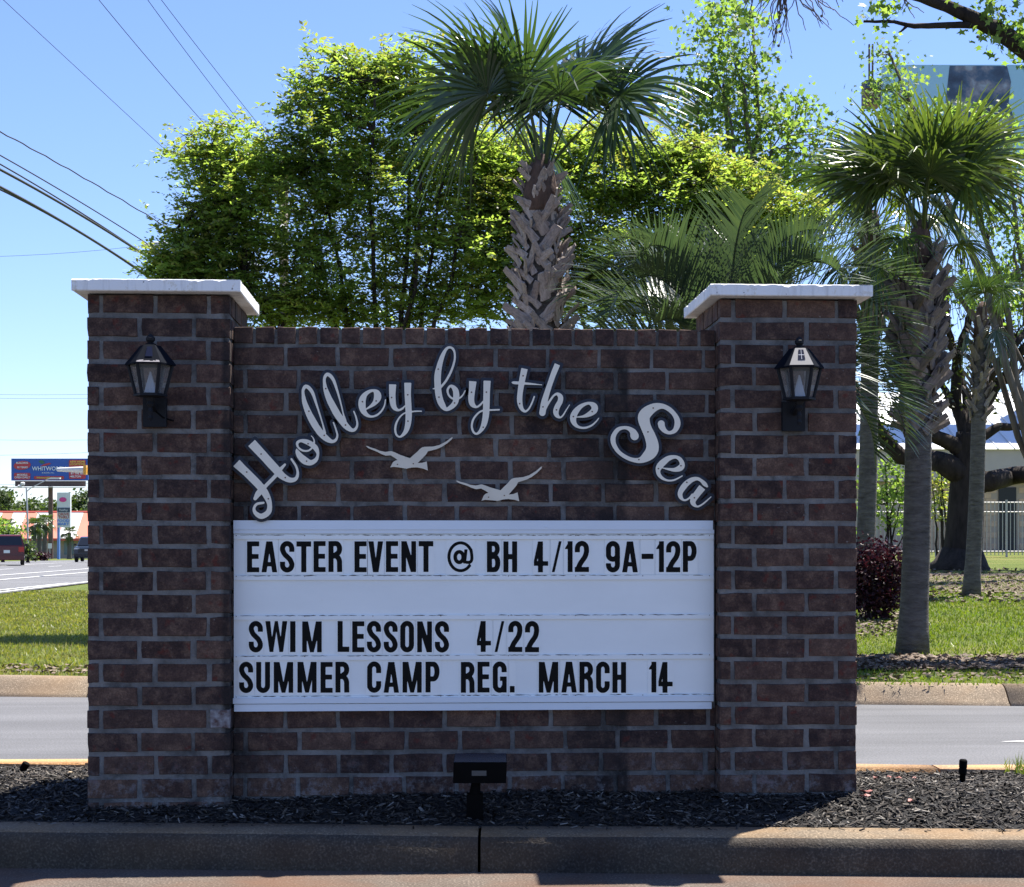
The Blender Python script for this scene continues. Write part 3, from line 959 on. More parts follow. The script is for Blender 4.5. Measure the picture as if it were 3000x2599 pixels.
# ------------------------------------------------------------------ script letters, traced stroke by stroke
# (glyph, where it stands, origin and zoom of the tracing, strokes of (x, y, width), 'b' = square ended start)
SCRIPT = [
 ('H', 'capital H starting the arched name', 670, 1270, 6.636, [
   ['b', (150,575,178),(270,690,160),(400,810,150),(620,1040,150),(735,1210,130),(795,1380,95),(770,1530,105),(640,1610,105),(530,1555,80),(492,1465,55),(545,1375,52),(675,1348,44)],
   ['b', (445,185,180),(700,460,165),(900,680,165),(1040,825,135),(1190,905,100),(1305,880,72),(1342,770,50),(1310,640,44),(1220,500,40)],
   ['', (515,1265,72),(590,1150,115),(720,1020,72),(900,835,72),(1000,705,70),(1093,605,46)]], [(630,400),(350,750),(1100,858),(770,1270)]),
 ('o', 'small o after the capital H', 850, 1070, 5.6, [
   ['', (104,1372,12),(118,1420,60),(160,1490,100),(240,1565,120),(335,1600,88),(420,1555,66),(455,1465,44),(425,1370,80),(360,1305,84),(270,1258,80),(180,1240,50),(120,1272,46),(125,1335,34),(175,1385,34),(240,1407,32),(310,1398,30),(365,1350,30)],
   ['', (385,1300,40),(395,1250,26),(378,1195,18),(345,1160,13)]], [(295,1290),(270,1575)]),
 ('l', 'tall looped l next to the o', 850, 1070, 5.6, [
   ['', (570,1110,40),(540,985,26),(500,850,26),(435,650,36),(370,460,54),(310,375,60),(255,350,60),(216,400,48),(214,480,50),(240,620,80),(310,800,104),(400,970,112),(490,1100,112),(590,1200,96),(680,1250,60),(745,1230,45),(775,1155,33),(750,1050,27),(711,942,23)]], [(308,755),(560,1152)]),
 ('l', 'taller looped l before the e', 850, 1070, 5.6, [
   ['', (905,915,40),(870,790,24),(840,660,24),(785,460,34),(720,265,50),(665,180,58),(608,152,58),(566,205,48),(564,300,52),(592,430,80),(660,600,104),(750,770,112),(840,900,112),(930,1010,96),(1015,1067,60),(1075,1042,45),(1102,965,33),(1080,850,27),(1045,758,23)]], [(585,385),(908,982)]),
 ('e', 'rounded e beside the double l', 1030, 1100, 8.96, [
   ['', (385,885,38),(510,805,75),(620,705,130),(682,580,190),(668,470,165),(590,400,75),(470,420,85),(350,510,125),(285,640,180),(276,790,188),(310,930,150),(400,1035,100),(520,1080,58),(660,1043,54),(780,940,48),(860,800,40),(890,640,32)]], [(285,690),(645,670)]),
 ('y', 'y with a crossed tail ending the first word', 1030, 1100, 8.96, [
   ['b', (1078,235,190),(1070,500,165),(1085,720,155),(1130,850,120),(1230,912,60),(1340,865,52),(1395,800,30)],
   ['b', (1475,192,185),(1475,500,165),(1490,800,165),(1500,1050,165),(1480,1280,150),(1430,1450,120),(1350,1560,80),(1260,1613,48),(1180,1560,52),(1146,1430,55),(1170,1270,55),(1240,1130,45),(1330,1030,40),(1420,980,38),(1560,955,40),(1700,940,38),(1835,940,32)]], [(1052,580),(1475,508),(1480,1200)]),
 ('b', 'tall looped b at the top of the arch', 1250, 1000, 5.974, [
   ['', (245,805,40),(340,690,40),(430,520,40),(487,340,35),(490,210,35),(458,132,40),(400,106,40),(340,140,50),(280,250,72),(225,420,95),(193,600,115),(195,800,115),(220,980,115),(270,1110,108),(340,1190,62),(430,1150,82),(500,1070,96),(518,960,108),(505,860,98),(455,795,62),(405,790,42),(366,855,38),(385,940,34),(440,995,34),(520,1010,34),(590,985,30),(640,930,24),(674,865,18)],
   ['', (112,832,18),(150,826,28),(200,822,30)]], [(203,488),(215,978),(488,1080)]),
 ('y', 'y with a crossed tail beside the tall b', 1250, 1000, 5.974, [
   ['b', (808,700,130),(795,850,110),(780,1000,105),(800,1100,90),(870,1150,40),(940,1110,35),(985,1055,25)],
   ['b', (1058,690,125),(1050,900,115),(1045,1100,115),(1035,1300,110),(1000,1460,95),(940,1570,60),(870,1620,38),(815,1580,36),(790,1480,36),(820,1360,36),(900,1260,32),(980,1215,30),(1100,1205,30),(1270,1198,27)]], [(785,892),(1045,890),(990,1505)]),
 ('t', 'slanted t with a tapering crossbar', 1480, 1050, 7.134, [
   ['b', (404,215,135),(350,480,125),(315,700,112),(303,880,112),(335,1030,85),(410,1108,50),(490,1060,38),(560,930,35),(608,800,32)],
   ['', (150,505,34),(195,510,62),(350,520,55),(550,535,38),(768,555,16)]], [(375,365),(303,947)]),
 ('h', 'slanted h beside the crossed t', 1480, 1050, 7.134, [
   ['b', (1092,125,118),(980,400,115),(880,700,115),(815,930,132),(778,1140,132)],
   ['', (815,1090,60),(870,990,50),(940,880,45),(1020,775,42),(1095,745,62),(1155,805,105),(1148,900,110),(1090,1010,115),(1060,1110,115),(1080,1190,88),(1145,1235,40),(1205,1195,34),(1270,1090,28),(1347,968,16)]], [(790,1015),(1072,1077)]),
 ('e', 'rounded e after the slanted h', 1480, 1050, 7.134, [
   ['', (1500,1228,22),(1640,1212,55),(1770,1160,105),(1862,1085,135),(1858,995,125),(1750,938,60),(1610,985,80),(1505,1075,115),(1435,1185,135),(1422,1290,122),(1465,1385,82),(1555,1442,50),(1680,1450,45),(1810,1400,38),(1900,1320,30),(1957,1250,20)]], [(1425,1217),(1818,1112)]),
 ('S', 'large capital S with curled ends', 1770, 1160, 8.146, [
   ['', (1362,665,165),(1378,735,150),(1440,825,112),(1550,880,80),(1680,830,108),(1745,700,140),(1742,580,135),(1680,450,112),(1560,325,112),(1400,248,118),(1230,262,180),(1070,350,250),(965,460,285),(948,570,275),(1000,750,245),(1090,950,262),(1150,1150,290),(1140,1300,300),(1050,1420,255),(880,1530,145),(700,1530,100),(520,1462,92),(350,1340,92),(242,1180,108),(210,1040,120),(240,920,110),(335,800,96),(480,758,76),(600,785,100),(690,860,150),(722,940,195),(728,960,195)]], [(1170,290),(1045,860),(828,1520)]),
 ('e', 'small e tucked under the capital S', 1900, 1310, 8.96, [
   ['', (355,545,22),(520,578,60),(690,595,105),(835,545,160),(884,450,130),(825,320,105),(700,258,88),(530,295,135),(380,405,170),(285,510,165),(250,620,120),(280,730,100),(370,820,75),(500,875,50),(650,870,47),(780,815,40),(885,755,30)]], [(260,565),(850,490)]),
 ('a', 'small a finishing the arched name beside the pillar', 1900, 1310, 8.96, [
   ['', (1535,1030,60),(1470,965,112),(1390,885,84),(1280,830,90),(1140,858,122),(1000,955,150),(895,1080,150),(832,1200,130),(840,1300,110),(900,1378,62),(980,1390,50),(1080,1330,50),(1150,1250,60)],
   ['b', (1412,1055,195),(1280,1220,180),(1175,1380,158),(1175,1480,120),(1260,1555,56),(1350,1540,45),(1480,1450,42),(1640,1305,28)]], [(1005,925),(1203,1330)]),
]
YF0, YF1, YB1 = 7.241, 7.2525, 7.2655
for ch, what, ox, oy, k, strokes, dots in SCRIPT:
    allp = np.array([p[:2] for s in strokes for p in s[1:]]); mw = max(p[2] for s in strokes for p in s[1:])
    st = 1.7 * k
    pad = mw / 2 + 12 * k
    xs = np.arange(allp[:, 0].min() - pad, allp[:, 0].max() + pad, st); ys = np.arange(allp[:, 1].min() - pad, allp[:, 1].max() + pad, st)
    X, Y = np.meshgrid(xs, ys)
    D = np.full(X.shape, 1e9)
    for s in strokes:
        D = np.minimum(D, sd_stroke(X, Y, s[1:], st * 0.8, s[0] == 'b', False, 10 * k))
    mp = lambda yy: (lambda a, b: W(ox + a / k, oy + b / k, yy))
    c = W(ox + allp[:, 0].mean() / k, oy + allp[:, 1].mean() / k, YB1)
    t = thing('script_letter', 'cream script letter with navy outline: ' + what, 'letter', c, 'letters of the arched name')
    vs_, fs_ = slab(contours(D, xs, ys, 0.0), mp(YF0), mp(YF1)); fix_normals(part('face', vs_, fs_, M['cream'], t))
    vs_, fs_ = slab(contours(D, xs, ys, 8.8 * k), mp(YF1 + 0.0003), mp(YB1)); fix_normals(part('backing', vs_, fs_, M['navy'], t))
    for (dx, dy) in dots:
        p = W(ox + dx / k, oy + dy / k, YF0)
        sb = MB(); sb.tube([p + Vector((0, -0.0012, 0)), p + Vector((0, 0.003, 0))], 0.0036, 8); sb.build('screw', M['rust'], t)
    p = W(ox + dots[0][0] / k, oy + dots[0][1] / k, YB1); q = W(ox + dots[-1][0] / k, oy + dots[-1][1] / k, YB1)
    for a in (p, q):
        sb = MB(); sb.tube([a, Vector((a.x, YW + 0.012, a.z))], 0.006, 8); sb.build('stud', M['black_metal'], t)

# ------------------------------------------------------------------ seagulls
GULL = [(45,140),(62,140),(100,157),(150,172),(200,194),(265,208),(300,202),(330,198),(365,210),(430,240),(500,265),(540,278),(570,250),(620,208),(655,172),(675,157),(705,150),(800,147),(870,130),(950,88),(1008,44),(1021,42),(1012,64),(960,110),(900,150),(840,176),(785,190),(742,200),(722,235),(682,277),(628,332),(680,329),(729,314),(734,360),(741,416),(690,395),(620,381),(560,383),(500,395),(420,382),(360,375),(318,381),(335,350),(350,322),(372,306),(402,298),(372,275),(322,245),(270,250),(220,232),(170,205),(120,185),(70,164)]
def gull(tr, label):
    pts = [tr(x, y) for x, y in GULL]
    vs_, fs_ = slab([pts], lambda a, b: W(a, b, 7.283), lambda a, b: W(a, b, 7.295))
    c = W(np.mean([p[0] for p in pts]), np.mean([p[1] for p in pts]), 7.29)
    t = thing('seagull_cutout', label, 'bird cutout', c, 'seagull cutouts on the brick wall')
    fix_normals(part('body', vs_, fs_, M['gull'], t))
    for (x, y) in ((400, 347), (578, 340)):
        a, b = tr(x, y); p = W(a, b, 7.283)
        sb = MB(); sb.tube([p + Vector((0, -0.0012, 0)), p + Vector((0, 0.003, 0))], 0.003, 8); sb.build('screw', M['rust'], t)
        sb = MB(); sb.tube([W(a, b, 7.295), W(a, b, 7.312)], 0.005, 6); sb.build('stud', M['black_metal'], t)
gull(lambda x, y: (1060 + x / 3.831, 1270 + y / 3.831), 'pale flying seagull cutout just under the y of the first word')
ca, sa = math.cos(R(-3.6)), math.sin(R(-3.6))
gull(lambda x, y: (1060 + (1055 + (x - 45) * ca - (y - 140) * sa) / 3.831, 1270 + (531 + (x - 45) * sa + (y - 140) * ca) / 3.831), 'pale flying seagull cutout just above the message board')

# ------------------------------------------------------------------ message board
def bz(py, y=7.27): return W(1390, py, y).z
BX0, BX1 = W(682, 1800, 7.27).x + 0.003, W(2093, 1800, 7.27).x - 0.001
bw = BX1 - BX0; bxc = (BX0 + BX1) / 2
board = thing('message_board', 'white changeable letter message board set between the pillars', 'message board', (bxc, 7.285, bz(2081)))
def bbox(name, x0, x1, z0, z1, y0, y1, mat):
    mb = MB(); mb.box(((x0 + x1) / 2, (y0 + y1) / 2, (z0 + z1) / 2), (x1 - x0, y1 - y0, z1 - z0)); return mb.build(name, mat, board)
bbox('back_panel', BX0, BX1, bz(2060), bz(1552), 7.283, 7.298, M['board'])
bbox('top_frame', BX0, BX1 - 0.006, bz(1552), bz(1525), 7.268, 7.2985, M['board_frame'])
bbox('top_lip', BX0, BX1, bz(1563), bz(1552) - 0.0005, 7.272, 7.2825, M['board_frame'])
bbox('bottom_frame', BX0 + 0.003, BX1 - 0.012, bz(2081), bz(2060) - 0.0006, 7.270, 7.2985, M['board_frame'])
bbox('bottom_lip', BX0 - 0.002, BX1 - 0.004, bz(2058), bz(2042), 7.266, 7.2825, M['board_frame'])
def rail(py0, py1, name='letter_rail'):
    return bbox(name, BX0 + 0.001, BX1 - 0.001, bz(py1), bz(py0), 7.2755, 7.2828, M['board'])
for a, b in ((1567, 1580), (1685.5, 1699), (1802, 1815), (1919.5, 1933), (2037, 2042)):
    rail(a, b)
    # peeled paint edge along the rail: ragged dark slivers
    rr = random.Random(a); mb = MB(); x = BX0 + 0.03
    while x < BX1 - 0.05:
        ln = rr.uniform(0.015, 0.09)
        if rr.random() < 0.93:
            n = max(2, int(ln / 0.012)); top = []; bot = []
            for i in range(n + 1):
                xx = x + ln * i / n
                z = bz(a) - 0.0012 + rr.uniform(-0.0012, 0.0012)
                th = rr.uniform(0.0004, 0.0022) * (0.3 if i in (0, n) else 1)
                top.append((xx, 7.2749, z + th)); bot.append((xx, 7.2749, z - th))
            mb.add(bot + top, [(i, i + 1, n + 2 + i, n + 1 + i) for i in range(n)])
        x += ln + rr.uniform(0.0, 0.02)
    mb.build('peeled_edge', M['crack'], board)['kind'] = 'stuff'
    for i in range(8):
        xx = BX0 + 0.012 + bw * 0.985 * i / 7
        sb = MB(); sb.tube([(xx, 7.2738, bz(a) - 0.0035), (xx, 7.277, bz(a) - 0.0035)], 0.0022, 6); sb.build('pin', M['rust'], board)
for px, py in ((742, 1540), (1600, 1544), (2060, 1544), (812, 2071), (1118, 2073), (1423, 2073), (1722, 2070), (2052, 2067)):
    p = W(px, py, 7.268 if py < 1800 else 7.270)
    sb = MB(); sb.tube([p + Vector((0, -0.0025, 0)), p + Vector((0, 0.002, 0))], 0.0045, 10); sb.build('rivet', M['board_frame'], board)

S_ = 16.5
def RC(x0, y0, x1, y1): return ('p', [(x0, y0), (x1, y0), (x1, y1), (x0, y1)])
def PL(*pts): return ('p', list(pts))
def ST(pts, w=S_, b=True): return ('s', [(x, y, w) for x, y in pts], b)
def arc(cx, cy, rx, ry, a0, a1, n=9):
    return [(cx + rx * math.cos(R(a0 + (a1 - a0) * i / n)), cy + ry * math.sin(R(a0 + (a1 - a0) * i / n))) for i in range(n + 1)]
def glyph(ch, w):
    s = S_; h = s / 2; rx = w / 2 - h; ry = 22 - h + 3
    ty, by = 100 - h - ry + 1, h + ry - 1
    if ch == 'E': return [RC(0, 0, s, 100), RC(0, 0, w, 16), RC(0, 43, w * .95, 59), RC(0, 84, w, 100)]
    if ch == 'F': return [RC(0, 0, s, 100), RC(0, 43, w * .95, 59), RC(0, 84, w, 100)]
    if ch == 'L': return [RC(0, 0, s, 100), RC(0, 0, w, 17)]
    if ch == 'T': return [RC(0, 83, w, 100), RC(w / 2 - s / 2, 0, w / 2 + s / 2, 100)]
    if ch == 'H': return [RC(0, 0, s, 100), RC(w - s, 0, w, 100), RC(0, 42, w, 59)]
    if ch == 'I': return [RC(0, 0, w, 100)]
    if ch == 'N': return [RC(0, 0, s - 1, 100), RC(w - s + 1, 0, w, 100), PL((0, 100), (17, 100), (w, 0), (w - 17, 0))]
    if ch == 'V': return [PL((0, 100), (17, 100), (w / 2 + 5, 0), (w / 2 - 9, 0)), PL((w, 100), (w - 17, 100), (w / 2 - 5, 0), (w / 2 + 9, 0))]
    if ch == 'A': return [PL((0, 0), (16, 0), (w / 2 + 5, 100), (w / 2 - 10, 100)), PL((w, 0), (w - 16, 0), (w / 2 - 5, 100), (w / 2 + 10, 100)), RC(w * .22, 19, w * .78, 33)]
    if ch == 'M': return [RC(0, 0, 15, 100), RC(w - 15, 0, w, 100), PL((1, 100), (19, 100), (w / 2 + 6, 0), (w / 2 - 6, 0)), PL((w - 1, 100), (w - 19, 100), (w / 2 - 6, 0), (w / 2 + 6, 0))]
    if ch == 'W': return [PL((0, 100), (16, 100), (.37 * w, 0), (.19 * w, 0)), PL((.20 * w, 0), (.36 * w, 0), (.57 * w, 100), (.43 * w, 100)), PL((w, 100), (w - 16, 100), (.63 * w, 0), (.81 * w, 0)), PL((.80 * w, 0), (.64 * w, 0), (.43 * w, 100), (.57 * w, 100))]
    if ch == 'O': return [ST(arc(w / 2, ty, rx, ry, 0, 180) + arc(w / 2, by, rx, ry, 180, 360) + [(w - h, by + 1), (w - h, ty)], s, False)]
    if ch == 'U': return [ST([(h, 100), (h, 60)] + arc(w / 2, by, rx, ry, 180, 360) + [(w - h, 60), (w - h, 100)])]
    if ch == 'C': return [ST([(w - h, 63), (w - h, 70)] + arc(w / 2, ty, rx, ry, 0, 180) + arc(w / 2, by, rx, ry, 180, 360) + [(w - h, 30), (w - h, 37)])]
    if ch == 'G': return [ST([(w - h, 66), (w - h, 71)] + arc(w / 2, ty, rx, ry, 0, 180) + arc(w / 2, by, rx, ry, 180, 345)), RC(w * .52, 38, w, 52), RC(w - s + 2, 0, w, 52)]
    if ch == 'S': return [ST([(w - h, 66), (w - h, 72)] + arc(w / 2, ty, rx, ry, 0, 180) + [(h + 1, 70), (w * .33, 58), (w * .67, 42), (w - h - 1, 30)] + arc(w / 2, by, rx, ry, 0, -180) + [(h, 28), (h, 34)])]
    if ch == 'R': return [RC(0, 0, s, 100), ST([(8, 92), (w * .5, 92)] + arc(w * .55, 75, w * .45 - h, 17, 80, -80) + [(w * .45, 54), (8, 54)]), ST([(w * .4, 52), (w * .62, 50), (w - h - 1, 38), (w - h, 20), (w - h + .5, 0)])]
    if ch == 'P': return [RC(0, 0, s, 100), ST([(8, 92), (w * .5, 92)] + arc(w * .55, 68, w * .45 - h, 24, 80, -80) + [(w * .45, 44), (8, 44)])]
    if ch == 'B': return [RC(0, 0, s, 100), ST([(8, 92), (w * .5, 92)] + arc(w * .52, 75, w * .45 - h, 17, 80, -80) + [(8, 56)], 15.5), ST([(8, 51), (w * .5, 51)] + arc(w * .55, 29.5, w * .45 - h, 21.5, 80, -80) + [(8, 8)])]
    if ch == 'D': return [RC(0, 0, s, 100), ST([(8, 92), (w * .4, 92)] + arc(w * .45, 70, w * .55 - h, 22, 80, 0) + arc(w * .45, 30, w * .55 - h, 22, 0, -80) + [(8, 8)])]
    if ch == '2': return [ST([(h, 64), (h, 72)] + arc(w / 2, ty, rx, ry, 180, 0) + [(w - h, 66), (w * .72, 50), (w * .40, 28), (h + 1, 8)], s, True), RC(0, 0, w, 16.5)]
    if ch == '4': return [RC(w - 33, 0, w - 17, 100), RC(0, 21, w, 36), PL((0, 21), (0, 37), (w - 33, 100), (w - 22, 100), (w - 26, 82), (15, 30))]
    if ch == '9': return [ST(arc(w / 2, ty, rx, ry, 0, 180) + [(h, 62)] + arc(w / 2, 56, rx, 14, 180, 360) + [(w - h, 66), (w - h, ty)], s, False), ST([(w - h, 75), (w - h, 40)] + arc(w / 2, by, rx, ry, 0, -180) + [(h, 24), (h, 29)])]
    if ch == '1': return [RC(w - s + .5, 0, w, 100), PL((0, 74), (0, 85), (w - s + 1, 92), (w - s + 6, 100), (w - s + 6, 76))]
    if ch == '/': return [PL((0, 0), (9, 0), (w, 100), (w - 9, 100))]
    if ch == '-': return [RC(0, 42, w, 59)]
    if ch == '.': return [RC(0, 0, w, 21)]
    if ch == '@': return [ST(arc(w / 2, 50, w / 2 - 6, 45, -40, -335, 30) + [(w - 7, 45), (w * .86, 33), (w * .72, 32)], 10, False), ST(arc(w * .45, 49, 13, 17, 0, 360, 16), 12, False), PL((w * .60, 28), (w * .70, 28), (w * .76, 74), (w * .64, 74))]
    return []

GC = {}
def glyph_loops(ch, w):
    key = (ch, round(w))
    if key in GC: return GC[key]
    st = 1.6
    xs = np.arange(-6, w + 6 + st, st); ys = np.arange(-6, 106 + st, st)
    X, Y = np.meshgrid(xs, ys)
    D = np.full(X.shape, 1e9)
    for g in glyph(ch, w):
        D = np.minimum(D, sd_poly(X, Y, g[1]) if g[0] == 'p' else sd_stroke(X, Y, g[1], 1.5, g[2], g[2]))
    GC[key] = contours(D, xs, ys, 0.0)
    return GC[key]

A6, A7 = 660.0, 1380.0
ROWS = [
 (240, 493, 225, 513, [('EASTER', A6, [('E',178,278),('A',297,425),('S',448,566),('T',583,703),('E',723,822),('R',845,957)]),
   ('EVENT', A6, [('E',1058,1158),('V',1172,1293),('E',1316,1417),('N',1442,1563),('T',1584,1703)]),
   ('the at sign', A6, [('@',1817,2038)]), ('BH', A7, [('B',130,240),('H',265,378)]),
   ('the Easter event date', A7, [('4',515,632),('/',662,742),('1',770,832),('2',850,966)]),
   ('the event hours', A7, [('9',1105,1220),('A',1238,1366),('-',1397,1494),('1',1518,1580),('2',1598,1714),('P',1735,1848)])]),
 (895, 1148, 885, 1165, [('SWIM', A6, [('S',192,308),('W',328,508),('I',531,575),('M',630,790)]),
   ('LESSONS', A6, [('L',920,1016),('E',1040,1138),('S',1160,1277),('S',1298,1412),('O',1433,1546),('N',1572,1694),('S',1717,1833)]),
   ('the swim lessons date', A7, [('4',48,163),('/',193,275),('2',305,420),('2',442,556)])]),
 (1228, 1480, 1213, 1498, [('SUMMER', A6, [('S',113,229),('U',253,367),('M',397,556),('M',591,748),('E',780,880),('R',902,1015)]),
   ('CAMP', A6, [('C',1162,1277),('A',1297,1423),('M',1452,1609),('P',1640,1755)]),
   ('REG.', A6, [('R',1930,2042),('E',2066,2165),('G',2191,2305),('.',2331,2370)]),
   ('MARCH', A7, [('M',555,714),('A',740,866),('R',888,1000),('C',1024,1136),('H',1158,1270)]),
   ('the number after MARCH', A7, [('1',1458,1518),('4',1535,1650)])]),
]
ORD = ['first', 'second', 'third', 'fourth', 'fifth', 'sixth', 'seventh']
KZ = 2.796
for y0, y1, t0, t1, words in ROWS:
    for word, ox, chars in words:
        for i, (ch, a, b) in enumerate(chars):
            w = (b - a) / (y1 - y0) * 100
            gl = glyph_loops(ch, w)
            ya, yb = 7.2795, 7.2828
            p0 = W(ox + (a - 9) / KZ, 1500 + t1 / KZ, yb); p1 = W(ox + (b + 9) / KZ, 1500 + t0 / KZ, yb)
            nm = {'/': 'slash', '-': 'dash', '.': 'full stop', '@': 'at sign'}.get(ch, ('digit ' if ch.isdigit() else 'letter ') + ch)
            lab = 'black at sign tile between EVENT and BH' if ch == '@' else 'black %s tile, %s character of %s' % (nm, ORD[i], word)
            t = thing('letter_tile', lab, 'letter tile', ((p0.x + p1.x) / 2, yb, p0.z), 'letter tiles on the message board')
            tl = MB(); tl.box(((p0.x + p1.x) / 2, (ya + yb) / 2, (p0.z + p1.z) / 2), (p1.x - p0.x, yb - ya, p1.z - p0.z)); tl.build('tile', M['tile'], t)
            wob = random.uniform(-1.5, 1.5)
            fm = lambda yy: (lambda gx, gy: W(ox + (a + gx / w * (b - a)) / KZ, 1500 + (y1 + wob - gy / 100 * (y1 - y0)) / KZ, yy))
            vs_, fs_ = slab(gl, fm(ya - 0.0009), fm(ya - 0.0002)); fix_normals(part('character', vs_, fs_, M['black_letter'], t))

# ================================================================== LANTERNS, FLOODLIGHT, PATH LIGHTS
def lantern(px, py_top, py_bot, rot, label, pale):
    """solar wall lantern; the plate sits on the pillar face"""
    cw = W(px, (py_top + py_bot) / 2, YP - 0.003)
    zb = W(px, py_bot, YP).z; zt = W(px, py_top, YP - 0.13).z
    H = zt - zb
    ax = Vector((cw.x, YP - 0.135, 0)); z = lambda f: zb + H * f
    t = thing('wall_lantern', label, 'lantern', (cw.x, YP, zb), 'lanterns on the brick pillars')
    mb = MB(); mb.box((cw.x, YP - 0.016, z(0.16)), (0.105, 0.03, H * 0.32)); mb.build('wall_plate', M['black_metal'], t)
    mb = MB(); mb.tube([(cw.x, YP - 0.03, z(.20)), (cw.x, YP - 0.08, z(.235)), (ax.x, ax.y, z(.27)), (ax.x, ax.y, z(.31))], [0.016, 0.014, 0.016, 0.022], 8)
    mb.lathe((ax.x, ax.y, 0), [(0.006, z(.05)), (0.011, z(.08)), (0.008, z(.11)), (0.012, z(.15)), (0.008, z(.19)), (0.018, z(.23)), (0.012, z(.27))], 8)
    mb.build('bracket', M['black_metal'], t)
    a0 = R(120) + rot
    rt, rb = 0.098, 0.063
    z0, z1 = z(.325), z(.672)
    mb = MB(); mb.lathe((ax.x, ax.y, 0), [(0.03, z(.30)), (rb + 0.012, z(.315)), (rb + 0.012, z(.335)), (rb, z(.345))], 6, a0); mb.build('base', M['black_metal'], t)
    for k in range(6):
        th = a0 + k * math.pi / 3; th2 = th + math.pi / 3
        p = lambda r, q, zz: Vector((ax.x + r * math.cos(q), ax.y + r * math.sin(q), zz))
        mb = MB(); mb.tube([p(rb, th, z0), p(rt, th, z1)], 0.0085, 6); mb.build('frame_bar', M['black_metal'], t)
        mb = MB(); mb.quad(p(rb * .95, th, z0), p(rb * .95, th2, z0), p(rt * .95, th2, z1), p(rt * .95, th, z1)); mb.build('pane', M['glass'], t)
    # roof: six sloping panels
    ro, ri = 0.112, 0.046
    zr0, zr1 = z(.655), z(.865)
    roof = MB(); roof.lathe((ax.x, ax.y, 0), [(rt, z(.655)), (ro, zr0 - 0.002), (ro, zr0 + 0.004), (ri, zr1), (0.018, zr1 + 0.006)], 6, a0)
    ro_o = roof.build('roof', M['roof_black'], t)
    for k in range(6):
        th = a0 + k * math.pi / 3; th2 = th + math.pi / 3; mid = (th + th2) / 2
        front = math.sin(mid) < -0.85
        nrm = Vector((math.cos(mid), math.sin(mid), 0.9)).normalized() * 0.0015
        def q(u, v, off=1.0):
            r = ro + (ri - ro) * v; zz = zr0 + 0.004 + (zr1 - zr0 - 0.004) * v
            a = Vector((ax.x + r * math.cos(th), ax.y + r * math.sin(th), zz)); b = Vector((ax.x + r * math.cos(th2), ax.y + r * math.sin(th2), zz))
            return a + (b - a) * u + nrm * off
        if pale and (front or math.cos(mid) > 0.8):
            mb = MB(); mb.quad(q(.02, .02), q(.98, .02), q(.98, .98), q(.02, .98)); mb.build('pale_panel', M['pale_metal'], ro_o)  # front and right-hand roof panels in a paler grey
        if not pale and front:
            mb = MB()
            for i in range(7):
                mb.quad(q(.04 + i * .13, .0), q(.17 + i * .13, .0), q(.17 + i * .13, random.uniform(.03, .15)), q(.04 + i * .13, random.uniform(.03, .15)))
            o = mb.build('rim_reflection', M['rim_glint'], ro_o); o['kind'] = 'stuff'  # pale reflection along the lower roof edge, painted on
        if front:
            sp = MB(); sp.quad(q(.34, .30, 2), q(.70, .30, 2), q(.74, .88, 2), q(.33, .88, 2)); so = sp.build('solar_panel', M['solar'], t)
            g = MB()
            if pale:
                g.quad(q(.515, .31, 3), q(.535, .31, 3), q(.545, .87, 3), q(.525, .87, 3)); g.quad(q(.35, .55, 2.8), q(.70, .55, 2.8), q(.70, .575, 2.8), q(.35, .575, 2.8))
                g.build('cell_line', M['silver'], so)['kind'] = 'stuff'
    mb = MB(); mb.lathe((ax.x, ax.y, 0), [(0.022, zr1), (0.026, z(.885)), (0.012, z(.90)), (0.020, z(.925)), (0.021, z(.95)), (0.012, z(.98)), (0.003, z(1.0))], 10); mb.build('finial', M['black_metal'], t)
    mb = MB(); mb.lathe((ax.x, ax.y, 0), [(0.030, z0 + 0.008), (0.016, z(.47)), (0.003, z(.585))], 12); mb.build('diffuser', M['diffuser'], t)
    mb = MB(); mb.lathe((ax.x, ax.y, 0), [(0.022, z0 + 0.0), (0.024, z0 + 0.008)], 12); mb.build('lamp_holder', M['amber'], t)
    return t
tl = lantern(456, 978, 1252, R(4), 'black solar wall lantern with dark roof above a loose cable', False)
mb = MB(); c0 = W(450, 1200, YP - 0.03); c1 = W(508, 1233, YP - 0.012)
mb.tube([c0, (c0 + c1) / 2 + Vector((0.0, -0.01, -0.012)), c1], 0.004, 6); mb.build('cable', M['black_plastic'], tl)
lantern(2322, 986, 1264, R(-7), 'solar wall lantern with pale roof and visible solar cells', True)

# floodlight in front of the wall
lat = (1408 - 1500) / F * 6.95; dfl = 6.95
b0 = C(lat, dfl, bed_z(lat, dfl))
fl = thing('floodlight', 'black box floodlight on a short post in front of the sign', 'floodlight', b0)
mb = MB(); mb.box(C((1391 - 1500) / F * dfl, dfl, 0.012), (0.072, 0.05, 0.125), -YAW); mb.build('post', M['black_plastic'], fl)
mb = MB(); mb.tube([C((1391 - 1500) / F * dfl, dfl, 0.07), C((1395 - 1500) / F * dfl, dfl + .01, 0.135)], [0.024, 0.02], 10); mb.build('neck', M['black_plastic'], fl)
z0, z1, zt = EYE - (2295 - VY) / F * 6.9, EYE - (2234 - VY) / F * 6.9, EYE - (2222 - VY) / F * 7.0
x0, x1 = (1328 - 1500) / F * 6.93, (1485 - 1500) / F * 6.93
vs_ = [C(x0, 6.90, z0), C(x1 - .003, 6.90, z0), C(x1, 6.90, z1), C(x0 + .002, 6.90, z1), C(x0 + .004, 7.02, z0 + .02), C(x1 - .004, 7.02, z0 + .02), C(x1 - .002, 7.02, zt + .018), C(x0 + .004, 7.02, zt + .018)]
